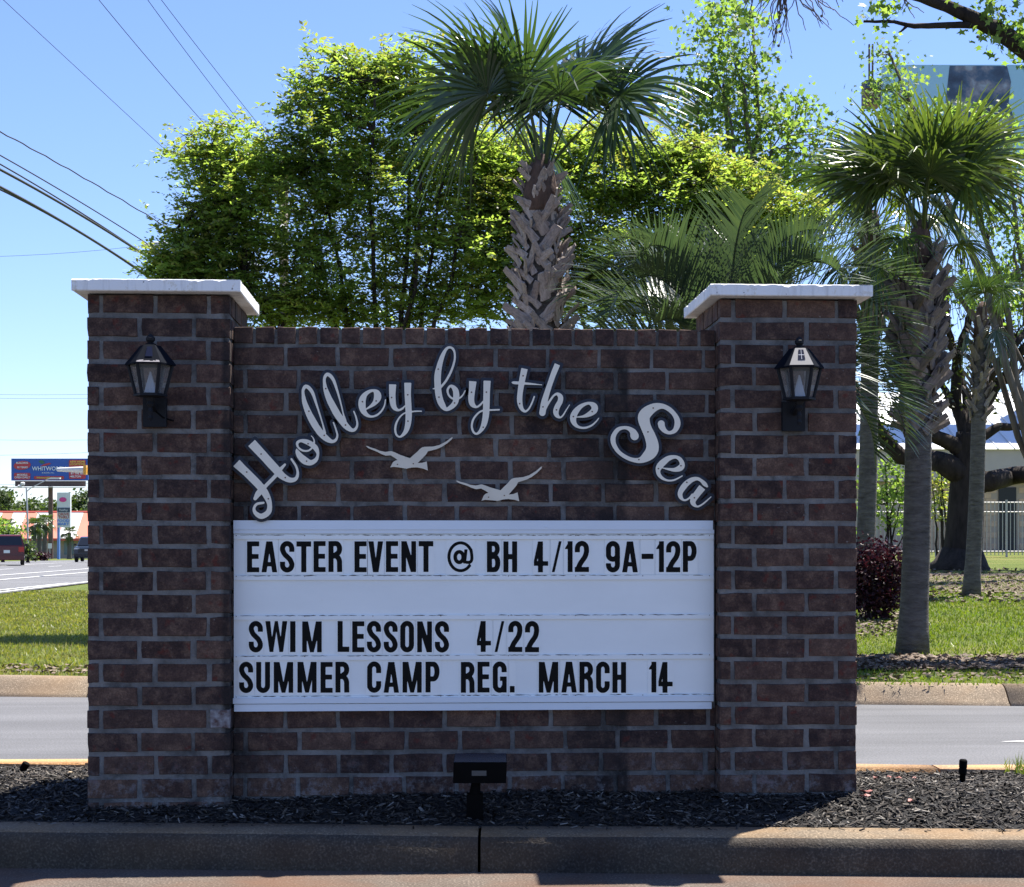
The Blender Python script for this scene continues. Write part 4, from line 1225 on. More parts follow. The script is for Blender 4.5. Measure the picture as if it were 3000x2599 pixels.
part('housing', vs_, [(0, 1, 2, 3), (1, 5, 6, 2), (5, 4, 7, 6), (4, 0, 3, 7), (3, 2, 6, 7), (0, 4, 5, 1)], M['black_plastic'], fl)
part('top_panel', [vs_[3] + Vector((.002, 0, .0015)), vs_[2] + Vector((-.002, 0, .0015)), vs_[6] + Vector((-.002, 0, .0015)), vs_[7] + Vector((.002, 0, .0015))], [(0, 1, 2, 3)], M['solar'], fl)
def fp(px, py): return P(px, py, 6.898)
part('rating_label', [fp(1382, 2273), fp(1425, 2273), fp(1425, 2258), fp(1382, 2258)], [(0, 1, 2, 3)], M['label_grey'], fl)

def path_light(px, pyt, pyb, dd, rad, tilt, label):
    lat = (px - 1500) / F * dd; b = C(lat, dd, bed_z(lat, dd) - 0.02)
    L = (pyb - pyt) / F * dd + 0.02
    t = thing('path_light', label, 'path light', b, 'path lights in the mulch bed')
    mt = Matrix.Rotation(tilt, 3, 'Y')
    def lp(prof):
        mb = MB(); mb.lathe((0, 0, 0), prof, 14); mb.v = [mt @ v + b for v in mb.v]; return mb
    lp([(rad * .72, 0), (rad * .72, L * .55), (rad * .8, L * .56)]).build('stem', M['black_plastic'], t, True)
    lp([(rad * .85, L * .50), (rad * 1.0, L * .52), (rad, L * .68), (rad * .86, L * .70)]).build('collar', M['black_plastic'], t)
    lp([(rad * .9, L * .71), (rad * 1.0, L * .73), (rad, L * .95), (rad * .7, L * 1.0)]).build('head', M['black_plastic'], t)
    return t
path_light(2818, 2200, 2275, 8.1, 0.021, R(3), 'upright black path light standing in sunlit mulch')
path_light(52, 2201, 2240, 8.5, 0.021, R(33), 'short black path light leaning over at the bed edge')

# fallen leaves and small stones on the mulch
M['red_leaf'] = simple('red_leaf', (0.30, 0.10, 0.075), 0.6, 0.3, 30)
M['stone'] = simple('stone', (0.42, 0.32, 0.20), 0.8, 0.3, 40)
for px, py in ((2602, 2305), (2625, 2303), (2565, 2322), (2680, 2309), (2540, 2355), (2532, 2362), (2668, 2372)):
    dd = 1.235 * F / (py - VY); lat = (px - 1500) / F * dd; c = C(lat, dd, bed_z(lat, dd) + 0.022)
    a = random.uniform(0, 6.28); s = random.uniform(.016, .024)
    pts = []
    for k, rr_ in enumerate((1.6, .8, .55, .75, 1.2, .75, .55, .8)):
        th = a + k * math.pi / 4; pts.append(c + Vector((math.cos(th) * s * rr_, math.sin(th) * s * rr_, .006 * math.sin(k * 1.7))))
    o = part('fallen_leaf', pts + [p - Vector((0, 0, .0015)) for p in pts], [tuple(range(8)), tuple(range(15, 7, -1))] + [(i, (i + 1) % 8, 8 + (i + 1) % 8, 8 + i)[::-1] for i in range(8)], M['red_leaf'], base=c)
    tag(o, 'small reddish fallen leaf on the mulch right of the sign', 'leaf', 'reddish leaves on the mulch')
    o['label'] = 'small reddish fallen leaf lying on sunlit mulch'
for px, py, lab in ((80, 2262, 'tan pebble on the mulch near the leaning path light'), (206, 2252, 'pale pebble on the mulch beside the brick pillar')):
    dd = 1.235 * F / (py - VY); lat = (px - 1500) / F * dd; c = C(lat, dd, bed_z(lat, dd) + 0.012)
    mb = MB(); mb.lathe(c, [(.004, -.008), (.014, -.004), (.017, .003), (.011, .010), (.003, .013)], 9, 0.3, 1.1, .8)
    mb.v = [v + Vector((random.uniform(-.002, .002), random.uniform(-.002, .002), 0)) for v in mb.v]
    tag(mb.build('pebble', M['stone'], None, True, base=c), lab, 'pebble')

# ================================================================== VEGETATION
def rand_frames(n, flat=0.0):
    """random leaf directions; flat>0 makes leaves lie more level"""
    u = rng.normal(size=(n, 3)); u[:, 2] *= (1 - flat)
    u /= np.linalg.norm(u, axis=1)[:, None]
    w = rng.normal(size=(n, 3)); w[:, 2] += flat * 2.5
    v = np.cross(w, u); v /= (np.linalg.norm(v, axis=1)[:, None] + 1e-9)
    return u, v

def leaf_quads(c, size, ratio=0.45, flat=0.3):
    n = len(c); u, v = rand_frames(n, flat)
    s = (size * rng.uniform(0.6, 1.35, n))[:, None]
    a = c - u * s * 0.5; b = c + v * s * ratio * 0.5 + u * s * .05; d = c + u * s * 0.5; e = c - v * s * ratio * 0.5 + u * s * .05
    return np.stack([a, b, d, e], 1)

def star_leaves(c, size, flat=0.2):
    """palmate leaves, each a little different: uneven, drooping lobes"""
    n = len(c); u, v = rand_frames(n, flat); s = (size * rng.uniform(.55, 1.3, n))[:, None]
    w = np.cross(u, v); sag = rng.uniform(.05, .5, n)[:, None]; asp = rng.uniform(.6, 1.0, n)[:, None]
    pts = []
    for k in range(10):
        th = math.pi * k / 5 + rng.normal(0, .10, n)[:, None]
        r = (0.52 if k in (0, 2, 8) else .40 if k % 2 == 0 else 0.27 if k != 5 else .14) * rng.uniform(.75, 1.2, n)[:, None]
        pts.append(c + u * s * r * np.cos(th) + v * s * asp * r * np.sin(th) - w * s * sag * r * r)
    return np.stack(pts, 1)

def lobes_points(lobes, d0, nclump, cr_, nleaf, shell=0.55, flatten=0.55):
    """leaf centres: clumps spread through ellipsoids given as photo px at depth d0 (+ own offset)"""
    ar = np.array([l[2] * l[3] for l in lobes], float); ar = ar ** 0.8; ar /= ar.sum()
    out = []; tips = []
    for li, (cx, cy, rx, ry, *dz) in enumerate(lobes):
        off = dz[0] if dz else 0.0
        dd = d0 + off
        n = max(3, int(nclump * ar[li]))
        g = rng.normal(size=(n, 3)); g /= np.linalg.norm(g, axis=1)[:, None]
        g *= (shell + (1 - shell) * rng.uniform(0, 1, n) ** 0.6)[:, None] * rng.uniform(0.55, 1.06, n)[:, None]
        rd = 0.5 * (rx + ry) / F * dd
        for q in g:
            c = np.array(P(cx + q[0] * rx, cy - q[2] * ry, dd + q[1] * rd))
            tips.append(c)
            k = int(nleaf * rng.uniform(.5, 1.5))
            e = rng.normal(size=(k, 3)) * cr_ * rng.uniform(.6, 1.25) * 0.5; e[:, 2] *= flatten
            out.append(c + e)
    return np.vstack(out), np.array(tips)

def sprays(tips, ns, nl, slen, size, ratio=.42):
    """leafy shoots: every clump is a few twigs with leaves set along both sides"""
    T = len(tips); n = T * ns
    base = np.repeat(tips, ns, 0) + rng.normal(size=(n, 3)) * slen * .28 * np.array([1, 1, .55])
    d = rng.normal(size=(n, 3)); d[:, 2] = d[:, 2] * .45 + .25; d /= np.linalg.norm(d, axis=1)[:, None]
    L = slen * rng.uniform(.5, 1.2, n)
    t = (np.arange(nl) + .5) / nl
    c = base[:, None] + d[:, None] * (L[:, None] * t[None])[:, :, None]
    c[:, :, 2] -= (t ** 2 * .22)[None] * L[:, None]
    c = c.reshape(-1, 3); D = np.repeat(d, nl, 0)
    side = np.cross(D, np.array([0, 0, 1.0])); side /= (np.linalg.norm(side, axis=1)[:, None] + 1e-6)
    sg = np.tile(np.where(np.arange(nl) % 2, 1.0, -1.0), n)[:, None]
    u = D * .55 + side * sg * .9 + rng.normal(size=c.shape) * .32; u[:, 2] -= .12
    u /= np.linalg.norm(u, axis=1)[:, None]
    w = np.tile([0, 0, 1.0], (len(c), 1)) + rng.normal(size=c.shape) * .45
    v = np.cross(w, u); v /= (np.linalg.norm(v, axis=1)[:, None] + 1e-9)
    s = (size * rng.uniform(.6, 1.3, len(c)))[:, None]
    q = np.stack([c, c + u * s * .5 + v * s * ratio * .5, c + u * s, c + u * s * .5 - v * s * ratio * .5], 1)
    return q, c, base, d, L

def limb(mb, pts, r0, r1, n=7, jit=0.06):
    pts = [Vector(p) for p in pts]; out = []; m = 5
    for i in range(len(pts) - 1):
        for k in range(m):
            t = k / m; p = pts[i].lerp(pts[i + 1], t)
            L = (pts[i + 1] - pts[i]).length
            if 0 < k: p += Vector((random.gauss(0, 1), random.gauss(0, 1), random.gauss(0, 1))) * jit * L * 0.25
            out.append(p)
    out.append(pts[-1])
    N = len(out)
    mb.tube(out, [r0 + (r1 - r0) * (i / (N - 1)) ** 0.8 for i in range(N)], n)
    return out

def branches(mb, base, tips, nl, r0, seed=1, lift=0.35, twig=0.008, ntwig=160):
    """stems from the base to spread points, then twigs to clumps"""
    rr = random.Random(seed)
    tips = [Vector(t) for t in tips]
    heads = rr.sample(tips, min(nl, len(tips)))
    nodes = []
    for h in heads:
        b = Vector(base) + Vector((rr.uniform(-.15, .15), rr.uniform(-.15, .15), 0))
        mid = b.lerp(h, 0.45) + Vector((0, 0, (h - b).length * lift * 0.3))
        nodes += [(p, r0) for p in limb(mb, [b, mid, h], r0 * rr.uniform(.7, 1), r0 * 0.22)[4:]]
    for t in rr.sample(tips, min(ntwig, len(tips))):
        p = min(nodes, key=lambda q: (q[0] - t).length + 0.35 * abs(q[0].z - t.z) * (q[0].z > t.z))[0]
        if (p - t).length < 2.6:
            limb(mb, [p, p.lerp(t, .5) + Vector((0, 0, .06)), t], twig * 2.2, twig * .7, 4, .12)

def tree(name, label, base, lobes, d0, nclump, cr_, nleaf, size, mats, nl, r0, seed, shape='quad', barkm='bark', new=0.0, group=None, ratio=.45, flat=.3, ntwig=160, cat='tree', flatten=.55):
    t = thing(name, label, cat, base, group)
    pts, tips = lobes_points(lobes, d0, nclump, cr_, nleaf if shape == 'star' else 1, flatten=flatten)
    if shape == 'quad':
        Q, pc, sb, sdir, sL = sprays(tips, 4, nleaf, cr_, size, ratio)
        lob = np.array([[*P(l[0], l[1], d0 + (l[4] if len(l) > 4 else 0)), l[3] / F * d0] for l in lobes])
        k = np.concatenate([np.linalg.norm(ch[:, None, :] - lob[None, :, :3], axis=2).argmin(1) for ch in np.array_split(pc, 20)])
        hgt = (pc[:, 2] - lob[k, 2]) / lob[k, 3]
        shoot = np.repeat(rng.uniform(0, 1, len(sb)), nleaf)               # whole shoots are fresh or mature
        y = shoot < np.clip(new * (hgt * 0.9 + 0.45), 0.02, 0.9)
        np_mesh('new_growth', Q[y], mats[1], t)
        np_mesh('crown', Q[~y], mats[0], t)
        sh = MB()
        for b_, d_, l_ in list(zip(sb, sdir, sL))[::3]:
            sh.tube([b_ - d_ * .05, b_ + d_ * l_ * .8], [.0045, .002], 3, False)
        sh.build('shoots', M[barkm], t)['kind'] = 'stuff'
    else:
        np_mesh('crown', star_leaves(pts, size), mats[0], t)
    mb = MB(); branches(mb, base, tips, nl, r0, seed, ntwig=ntwig)
    mb.build('trunk', M[barkm], t, True)
    return t

# broad multi-stemmed flowering tree behind the wall
L1 = [(545,800,120,90),(640,700,150,110),(700,520,200,110),(610,430,90,60),(800,470,170,90),(820,640,240,170),(770,850,250,110),(1000,430,200,160),(960,300,110,110),(1080,260,140,95),(1190,270,130,110),(1120,560,260,200),(1020,790,280,170),(1300,420,190,170),(1350,680,230,230),(1330,880,220,90),(620,880,140,70),(800,920,200,60),(1100,920,250,60),
      (625,378,30,18),(575,470,45,35),(690,372,35,18),(945,160,32,26),(1000,170,45,25),(1095,190,60,30),(1205,140,45,30),(910,235,40,30),(870,330,40,28),(480,775,60,45),(520,690,60,35),(600,760,150,110),(560,830,130,80),(650,640,130,80)]
la, dA, zA = U(1130, 1840)[:3]
tree('flowering_tree', 'broad leafy tree with yellowish new growth behind the left pillar', C((1130 - 1500) / F * 21.5, 21.5, terrain(-1.7, 21.5)), L1, 21.5, 2050, .40, 13, .085, (M['leaf_green'], M['leaf_yellow']), 18, .07, 3, new=.75, group='leafy trees behind the wall', ntwig=260)
L2 = [(1560,560,240,190),(1800,520,230,120),(1960,560,230,130),(2100,560,170,110),(2240,640,170,100),(1800,730,270,180),(2050,760,230,140),(1650,860,220,90),(1950,880,250,80),(2300,720,110,90),(1750,420,120,60),(1900,450,120,60),(2350,620,60,40),(1480,700,160,200),(1500,480,140,120),(2150,680,160,100),(2000,450,120,50)]
tree('flowering_tree', 'leafy tree with bright yellow green tips behind the feathery palm', C((1850 - 1500) / F * 22, 22, terrain(1.7, 22)), L2, 22, 1750, .40, 13, .085, (M['leaf_green'], M['leaf_yellow']), 12, .055, 5, new=.75, group='leafy trees behind the wall', ntwig=160)
# sweet gum trees
L3 = [(2090,90,75,80),(2060,220,110,110),(2170,200,100,120),(2130,340,150,130),(2220,330,120,120),(2010,330,110,120),(2300,420,100,120),(2240,520,150,110),(2345,330,45,80),(2420,420,70,80),(2390,520,120,90),(2120,480,170,110),(2090,40,40,35),(2180,60,40,60)]
tree('sweetgum_tree', 'tall pale green star leaved tree rising beside the central palm', C((2250 - 1500) / F * 30, 30, terrain(4, 30)), L3, 30, 370, .55, 17, .15, (M['leaf_gum'], None), 9, .12, 8, 'star', 'bark_grey', ntwig=120, group='star leaved trees')
L4 = [(2600,170,50,45),(2635,240,70,70),(2570,300,70,60),(2720,345,90,40),(2870,345,80,40),(2975,420,60,60),(2700,420,180,120),(2930,560,110,140),(2980,700,70,120),(2900,830,110,90),(2990,880,50,80)]
tree('sweetgum_tree', 'star leaved tree showing above and behind the full palm crown', C((3120 - 1500) / F * 33, 33, terrain(11, 33)), L4, 33, 210, .55, 17, .15, (M['leaf_gum'], None), 8, .13, 9, 'star', 'bark_grey', ntwig=90, group='star leaved trees')

# ------------------------------------------------------------------ fan palms
def fan_mesh(seed, e0, Lp, blade, droop, mat, nseg=46, spread=128, roll0=0.0, wm=1.0):
    """frond in its own XZ plane: leaf stalk from the origin, then a fan of drooping blades"""
    r = random.Random(seed)
    vs, fs = [], []
    # stalk
    pts = []; p = Vector((0, 0, 0)); e = e0; n = 7
    for i in range(n + 1):
        pts.append(p.copy()); p = p + Vector((math.cos(e), 0, math.sin(e))) * (Lp / n); e -= R(3.5) * (1.2 - math.sin(e0) * .6)
    hub = pts[-1]; T = (pts[-1] - pts[-2]).normalized(); S = Vector((0, 1, 0)); N = T.cross(S) * -1
    if N.z < 0: N = -N
    S, N = S * math.cos(roll0) + N * math.sin(roll0), N * math.cos(roll0) - S * math.sin(roll0)
    S0 = Vector((0, 1, 0))
    for i, q in enumerate(pts):
        w = 0.020 - 0.010 * i / n
        vs += [q + S0 * w, q - S0 * w, q + Vector((0, 0, -w * .8))]
    for i in range(n):
        a = i * 3; b = a + 3
        fs += [(a, b, b + 1, a + 1), (a + 1, b + 1, b + 2, a + 2), (a + 2, b + 2, b, a)]
    cup = r.uniform(.15, .32)
    for k in range(nseg):
        a = R(-spread + 2 * spread * (k + .5) / nseg + r.uniform(-2.2, 2.2))
        L = blade * (1.0 - .30 * (abs(a) / R(spread)) ** 2) * r.uniform(.86, 1.06)
        dr = droop * r.uniform(.6, 1.5)
        roll = (1 if k % 2 else -1) * R(26)
        m = 6; base = len(vs)
        d0 = T * math.cos(a) + S * math.sin(a)
        side0 = (-T * math.sin(a) + S * math.cos(a))
        tw = r.uniform(-.06, .06)
        for i in range(m + 1):
            t = i / m
            q = hub + d0 * (L * t) + N * (cup * abs(math.sin(a)) * L * t * (1 - .5 * t)) - N * (.22 * math.cos(a) * L * t * t) + side0 * tw * t * t * L
            q = q + Vector((0, 0, -dr * L * t ** 2.4))
            wd = wm * blade * (.0190 * min(1.0, t * 2.6) * (1 if t < .45 else max(.06, 1 - (t - .45) / .57)) + .002)
            sv = side0 * math.cos(roll) + N * math.sin(roll)
            vs += [q - sv * wd, q + sv * wd]
        for i in range(m):
            b = base + 2 * i
            fs.append((b, b + 1, b + 3, b + 2))
    return mesh_from('frond', vs, fs, mat)

FV = {}
def fan_variants(key, mat, blade, Lp):
    FV[key] = {'up': [fan_mesh(s, R(72), Lp, blade, .12, mat, roll0=R(q)) for s, q in ((1, 0), (2, 50), (11, -50))], 'mid': [fan_mesh(s, R(52), Lp, blade, .34, mat, roll0=R(q)) for s, q in ((3, 15), (4, -35), (5, 60))],
               'low': [fan_mesh(s, R(14), Lp, blade, .55, mat) for s in (6, 7, 8)], 'hang': [fan_mesh(s, R(-38), Lp * .9, blade * .9, .75, mat) for s in (9, 10)]}
fan_variants('dark', M['frond'], .92, .80)
fan_variants('light', M['frond_light'], 1.0, .85)
fan_variants('dead', M['frond_dead'], .75, .6)
SM = {}
def small_variants():
    SM['v'] = {'up': [fan_mesh(1, R(65), .7, .8, .2, M['frond_light'], 24, wm=2.2)], 'mid': [fan_mesh(3, R(40), .7, .8, .4, M['frond_light'], 24, wm=2.2)], 'low': [fan_mesh(6, R(5), .7, .8, .6, M['frond_light'], 24, wm=2.2)], 'hang': [fan_mesh(9, R(-45), .6, .7, .8, M['frond_light'], 24, wm=2.2)]}
small_variants()

def boot_mesh(seed, mat):
    r = random.Random(seed); L, w, th = 1.0, r.uniform(.20, .28), .05; vs = []; n = 5; curl = r.uniform(-1, 1)
    for i in range(n + 1):
        t = i / n; x = L * (.05 + .30 * t ** 1.6 + r.uniform(-.01, .01)) ; z = L * t * .92
        ww = w * (1.25 - .55 * t) ; hh = th * (1.1 - .5 * t)
        cv = r.uniform(-.03, .03) + .10 * curl * t * t
        vs += [(x + hh, -ww * .4 + cv, z - hh * .6), (x + hh, ww * .4 + cv, z - hh * .6), (x + hh * .2, ww * .62 + cv, z), (x - hh, cv, z + hh * .4), (x + hh * .2, -ww * .62 + cv, z)]
    fs = []
    for i in range(n):
        for k in range(5):
            k2 = (k + 1) % 5; fs.append((i * 5 + k, i * 5 + k2, i * 5 + 5 + k2, i * 5 + 5 + k))
    fs += [(4, 3, 2, 1, 0), tuple(n * 5 + k for k in range(5))]
    return mesh_from('boot', vs, fs, mat)
BOOT = [boot_mesh(i, M['boot']) for i in range(6)]
BOOT_D = [boot_mesh(i, M['boot_dark']) for i in range(6)]

def add_boots(t, axis, z0, z1, rad, n, size, lean=.5, seed=0, meshes=None):
    """cut leaf bases spiralling up the trunk; axis(z) -> centre"""
    r = random.Random(seed)
    for i in range(n):
        f = (i + .5) / n; z = z0 + (z1 - z0) * f
        th = i * 2.399963 + r.uniform(-.18, .18)
        o = link('boot', r.choice(meshes or BOOT), t)
        rr_ = rad * (1 - .12 * f) * (1 if f < .7 else 1 - 1.5 * (f - .7))
        c = axis(z) + Vector((math.cos(th) * rr_ * .80, math.sin(th) * rr_ * .80, 0))
        o.location = c - ORG[t]
        s = size * r.uniform(.75, 1.2) * (1 if f < .85 else .8)
        o.scale = (s * r.uniform(.7, 1.15), s, s * r.uniform(.85, 1.1))
        ln = lean * (1 if i % 2 else -1) * r.uniform(.5, 1.25)
        o.rotation_euler = (Matrix.Rotation(th, 4, 'Z') @ Matrix.Rotation(ln, 4, 'X') @ Matrix.Rotation(r.uniform(-.12, .2), 4, 'Y')).to_euler()

def palm(name, label, base, top, r_base, r_top, kinds, key, scale, seed, boots=(), brown=0.5, group=None, az=None, lean_curve=0.0, vset=None):
    r = random.Random(seed)
    t = thing(name, label, 'palm tree', base, group)
    base = Vector(base); top = Vector(top)
    def axis(z):
        f = min(1, max(0, (z - base.z) / (top.z - base.z)))
        p = base.lerp(top, f); p.z = z
        hx = (top - base); hx.z = 0
        return p + hx * (lean_curve * f * (1 - f)) + Vector((math.sin(f * 5) * .02, 0, 0))
    zt_ = top.z - (brown or 0) * .6
    zs = [base.z - .05 + (zt_ - base.z + .05) * i / 14 for i in range(15)]
    mb = MB(); mb.tube([axis(z) if z > base.z else Vector((base.x, base.y, z)) for z in zs], [r_base * (1.25 if i == 0 else 1.1 if i == 1 else 1) + (r_top - r_base) * i / 14 for i in range(15)], 14)
    mb.build('trunk', M['palm_trunk'], t, True)
    if brown:
        za = top.z - brown
        mb = MB(); mb.tube([axis(za), axis(za + brown * .5), axis(top.z), top + Vector((0, 0, .12))], [r_top * 1.12, r_top * 1.06, r_top * .8, r_top * .35], 12); mb.build('crownshaft', M['palm_brown'], t, True)
    for (z0, z1, rad, n, size, lean) in boots: add_boots(t, axis, z0, z1, rad, n, size, lean, seed, BOOT if seed == 21 else BOOT_D)
    V = vset or FV[key]
    i = 0
    for kind, n in kinds:
        for q in range(n):
            if az and (kind, q) in az: a = az[(kind, q)]
            else: a = i * 2.399963 + r.uniform(-.3, .3)
            i += 1
            src = FV['dead']['hang'] if kind == 'dead' else V['low' if kind == 'skirt' else kind]
            o = link('frond', r.choice(src), t)
            o.location = top - ORG[t] + Vector((math.cos(a) * .06, math.sin(a) * .06, -.02 if kind in ('up', 'mid') else -.14))
            s = scale * r.uniform(.88, 1.1) * (.58 if kind == 'skirt' else 1)
            o.scale = (s, s, s); o.rotation_euler = (r.uniform(-.12, .12), r.uniform(-.10, .10), a)
    return t

# central palm with criss-cross leaf bases, just behind the wall
d = 14.7; bp = C((1585 - 1500) / F * d, d, terrain(.3, d)); tp = P(1590, 492, d)
azc = {('up', 0): R(150), ('up', 1): R(75), ('up', 2): R(40), ('up', 3): R(110), ('mid', 0): R(178), ('mid', 1): R(-8), ('mid', 2): R(-75), ('mid', 3): R(95), ('mid', 4): R(-35), ('mid', 5): R(215)}
palm('cabbage_palm', 'cabbage palm with thick criss cross leaf bases rising behind the brick wall', bp, tp, .20, .15, [('up', 8), ('mid', 6)], 'dark', 1.10, 21,
     [(1.9, tp.z - .08, .245, 298, .25, .85)], .42, 'cabbage palms', azc)
# right hand palm with bare grey trunk
la, d, zb = U(2672, 1915); tp = P(2702, 680, d); bp = C(la, d, zb)
pb = EYE - (1265 - VY) / F * d; pc = EYE - (1210 - VY) / F * d
z_a = EYE - (1070 - VY) / F * d; z_b = EYE - (760 - VY) / F * d
palm('cabbage_palm', 'full crowned palm with smooth grey trunk at the lawn edge', bp, tp, .145, .125, [('up', 11), ('mid', 9), ('skirt', 3)], 'light', .90, 22,
     [(pb - .03, pc + .06, .16, 38, .27, .95), (z_a - .30, z_b + .05, .19, 170, .33, .7)], .5, 'cabbage palms')
# darker leaning palm between the shrub and the pillar
d = 23.5; tp = P(2560, 640, d); bp = C((2528 - 1500) / F * d, d, terrain(5, d))
palm('cabbage_palm', 'dark leaning palm behind the purple shrub', bp, tp, .14, .125, [('up', 3), ('mid', 6), ('low', 5), ('hang', 3)], 'dark', 1.0, 23,
     [(EYE - (1000 - VY) / F * d, EYE - (690 - VY) / F * d, .15, 90, .30, .6)], .5, 'cabbage palms')
# young slim palm near the oak
la, d, zb = U(2845, 1745); tp = P(2880, 905, d)
palm('cabbage_palm', 'slim palm with small crown in front of the oak', C(la, d, zb), tp, .135, .115, [('up', 5), ('mid', 4), ('hang', 2)], 'dark', .50, 24,
     [(EYE - (1240 - VY) / F * d, EYE - (930 - VY) / F * d, .15, 70, .30, .7)], .5, 'cabbage palms')

# ------------------------------------------------------------------ feathery pindo palm
def feather_mesh(seed, e0, L, mat, curl=R(9.5), n=46):
    r = random.Random(seed); vs, fs = [], []; p = Vector((0, 0, 0)); e = e0; pts = []
    m = 16
    for i in range(m + 1):
        pts.append(p.copy()); p = p + Vector((math.cos(e), 0, math.sin(e))) * (L / m); e -= curl * (.4 + 1.2 * i / m)
    for i, q in enumerate(pts):
        w = .016 * (1 - .85 * i / m)
        vs += [q + Vector((0, w, 0)), q + Vector((0, -w, 0)), q + Vector((0, 0, -w))]
    for i in range(m):
        a = i * 3; b = a + 3
        fs += [(a, b, b + 1, a + 1), (a + 1, b + 1, b + 2, a + 2), (a + 2, b + 2, b, a)]
    for k in range(n):
        f = .16 + .83 * k / n; x = f * m; i = min(m - 1, int(x)); q = pts[i].lerp(pts[i + 1], x - i)
        T = (pts[i + 1] - pts[i]).normalized(); N = Vector((-T.z, 0, T.x))
        for s in (-1, 1):
            ll = L * .30 * math.sin(math.pi * min(.96, .20 + .72 * f)) * r.uniform(.85, 1.12)
            d = (T * .75 + Vector((0, s, 0)) * .62 + N * r.uniform(.35, .75)).normalized(); wd = .011
            b = len(vs); side = d.cross(N).normalized()
            for j in range(4):
                t = j / 3; c = q + d * ll * t + Vector((0, 0, -.14 * ll * t * t))
                w_ = wd * (1 if j < 2 else .75 if j == 2 else .12)
                vs += [c - side * w_, c + side * w_]
            for j in range(3): fs.append((b + 2 * j, b + 2 * j + 1, b + 2 * j + 3, b + 2 * j + 2))
    return mesh_from('frond', vs, fs, mat)
PV = [feather_mesh(i, R(e), 2.0, M['frond_blue'], R(c)) for i, (e, c) in enumerate(((80, 7), (66, 8.5), (56, 9), (45, 9.5), (34, 9), (20, 8)))]
d = 14.9; bx = (2120 - 1500) / F * d
pd_ = thing('pindo_palm', 'feathery blue green palm arching up behind the right pillar', 'palm tree', C(bx, d, terrain(bx, d)))
tz = EYE - (1075 - VY) / F * d
mb = MB(); mb.tube([C(bx, d, -.1), C(bx, d, 1), C(bx + .03, d, tz - .1)], [.26, .24, .22], 12); mb.build('trunk', M['palm_brown'], pd_, True)
for i in range(40):
    o = link('frond', PV[i % 6], pd_); a = i * 2.399963 + random.uniform(-.25, .25)
    o.location = C(bx + .03, d, tz - .12 + .15 * ((i % 6) < 3)) - ORG[pd_] + Vector((math.cos(a) * .08, math.sin(a) * .08, 0))
    s = random.uniform(.85, 1.12); o.scale = (s, s, s); o.rotation_euler = (random.uniform(-.1, .1), random.uniform(-.08, .08), a)

# vine on the right palm
la, d, zb = U(2672, 1915)
vt = thing('climbing_vine', 'small bright green vine clinging high on the grey palm trunk', 'vine', P(2660, 900, d - .32))
pts = np.vstack([np.array(P(2655 + rng.normal(0, 16), y + rng.normal(0, 10), d - .33 + rng.normal(0, .05))) + rng.normal(size=(14, 3)) * .05 for y in np.linspace(700, 800, 14)])
np_mesh('foliage', leaf_quads(pts, .075, .6, .2), M['leaf_gum'], vt)
mb = MB(); mb.tube([P(2655, 690, d - .27), P(2660, 750, d - .29), P(2650, 830, d - .28), P(2660, 900, d - .27)], .008, 5); mb.build('stem', M['bark'], vt)

# ------------------------------------------------------------------ overhanging tree at the right edge
d = 17.0; bx = (3380 - 1500) / F * d
ot = thing('overhanging_tree', 'tree outside the lawn whose dark limb hangs over the right palm', 'tree', C(bx, d, terrain(bx, d)))
mb = MB()
trunk_top = P(3330, 330, d)
limb(mb, [C(bx, d, -.1), C(bx - .05, d, 2.6), trunk_top], .26, .17, 12, .03)
limb(mb, [trunk_top, P(3120, 220, d), P(3000, 142, d), P(2925, 92, d), P(2865, 60, d), P(2790, 25, d), P(2700, -8, d), P(2560, -40, d)], .14, .045, 9, .03)
limb(mb, [P(2900, 80, d), P(2860, 73, d), P(2780, 74, d), P(2680, 77, d), P(2655, 73, d), P(2620, 64, d), P(2530, 63, d)], .05, .014, 7, .015)
limb(mb, [P(2655, 78, d), P(2640, 92, d), P(2632, 95, d)], .018, .006, 5, .02)
limb(mb, [P(2625, 66, d), P(2598, 57, d)], .018, .007, 5, .02)
limb(mb, [trunk_top, P(3000, -200, d), P(2600, -160, d - .5), P(2300, -60, d - .8)], .13, .04, 8, .04)
mb.build('trunk', M['bark'], ot, True)
tw = MB()
for (x0, y0, x1, y1, nb) in ((2300, -60, 2290, 130, 7), (2330, -60, 2250, 60, 6), (2310, -60, 2400, 90, 5), (2340, -60, 2460, 60, 4), (2260, -60, 2180, 40, 6), (2290, -60, 2285, 160, 4), (2640, -20, 2670, 70, 3), (2420, -60, 2430, 40, 3)):
    for k in range(nb):
        xa = x1 + random.uniform(-45, 45); ya = y1 + random.uniform(-45, 30)
        limb(tw, [P(x0, y0, d - .7), P((x0 + xa) / 2 + random.uniform(-25, 25), (y0 + ya) / 2 - 5, d - .7), P(xa, ya, d - .75)], .010, .0035, 4, .10)
tw.build('twigs', M['bark_grey'], ot)['kind'] = 'stuff'
for (x, y) in ((2279, 172), (2281, 134), (2274, 95), (2285, 93), (2407, 47), (2282, 36), (2864, 108)):
    b = MB(); c = P(x, y, d - .72); b.lathe(c, [(.004, -.016), (.014, -.008), (.016, 0), (.013, .009), (.004, .015)], 8); b.build('seed_ball', M['bark_grey'], ot)
Lo = [(2930,40,70,35),(2980,110,40,55),(2900,20,60,25),(2950,85,40,35),(2565,45,45,20),(2600,20,30,20),(2160,10,45,30),(2130,35,30,30),(2185,55,25,30),(3080,60,90,90),(3000,-60,200,60),(3260,0,200,150),(3420,150,220,160),(3320,-180,260,150),(3560,40,200,200),(2975,135,30,20)]  # lobes past the right frame edge are unseen, added to shade the lawn
pts, _ = lobes_points(Lo, d, 190, .34, 14)
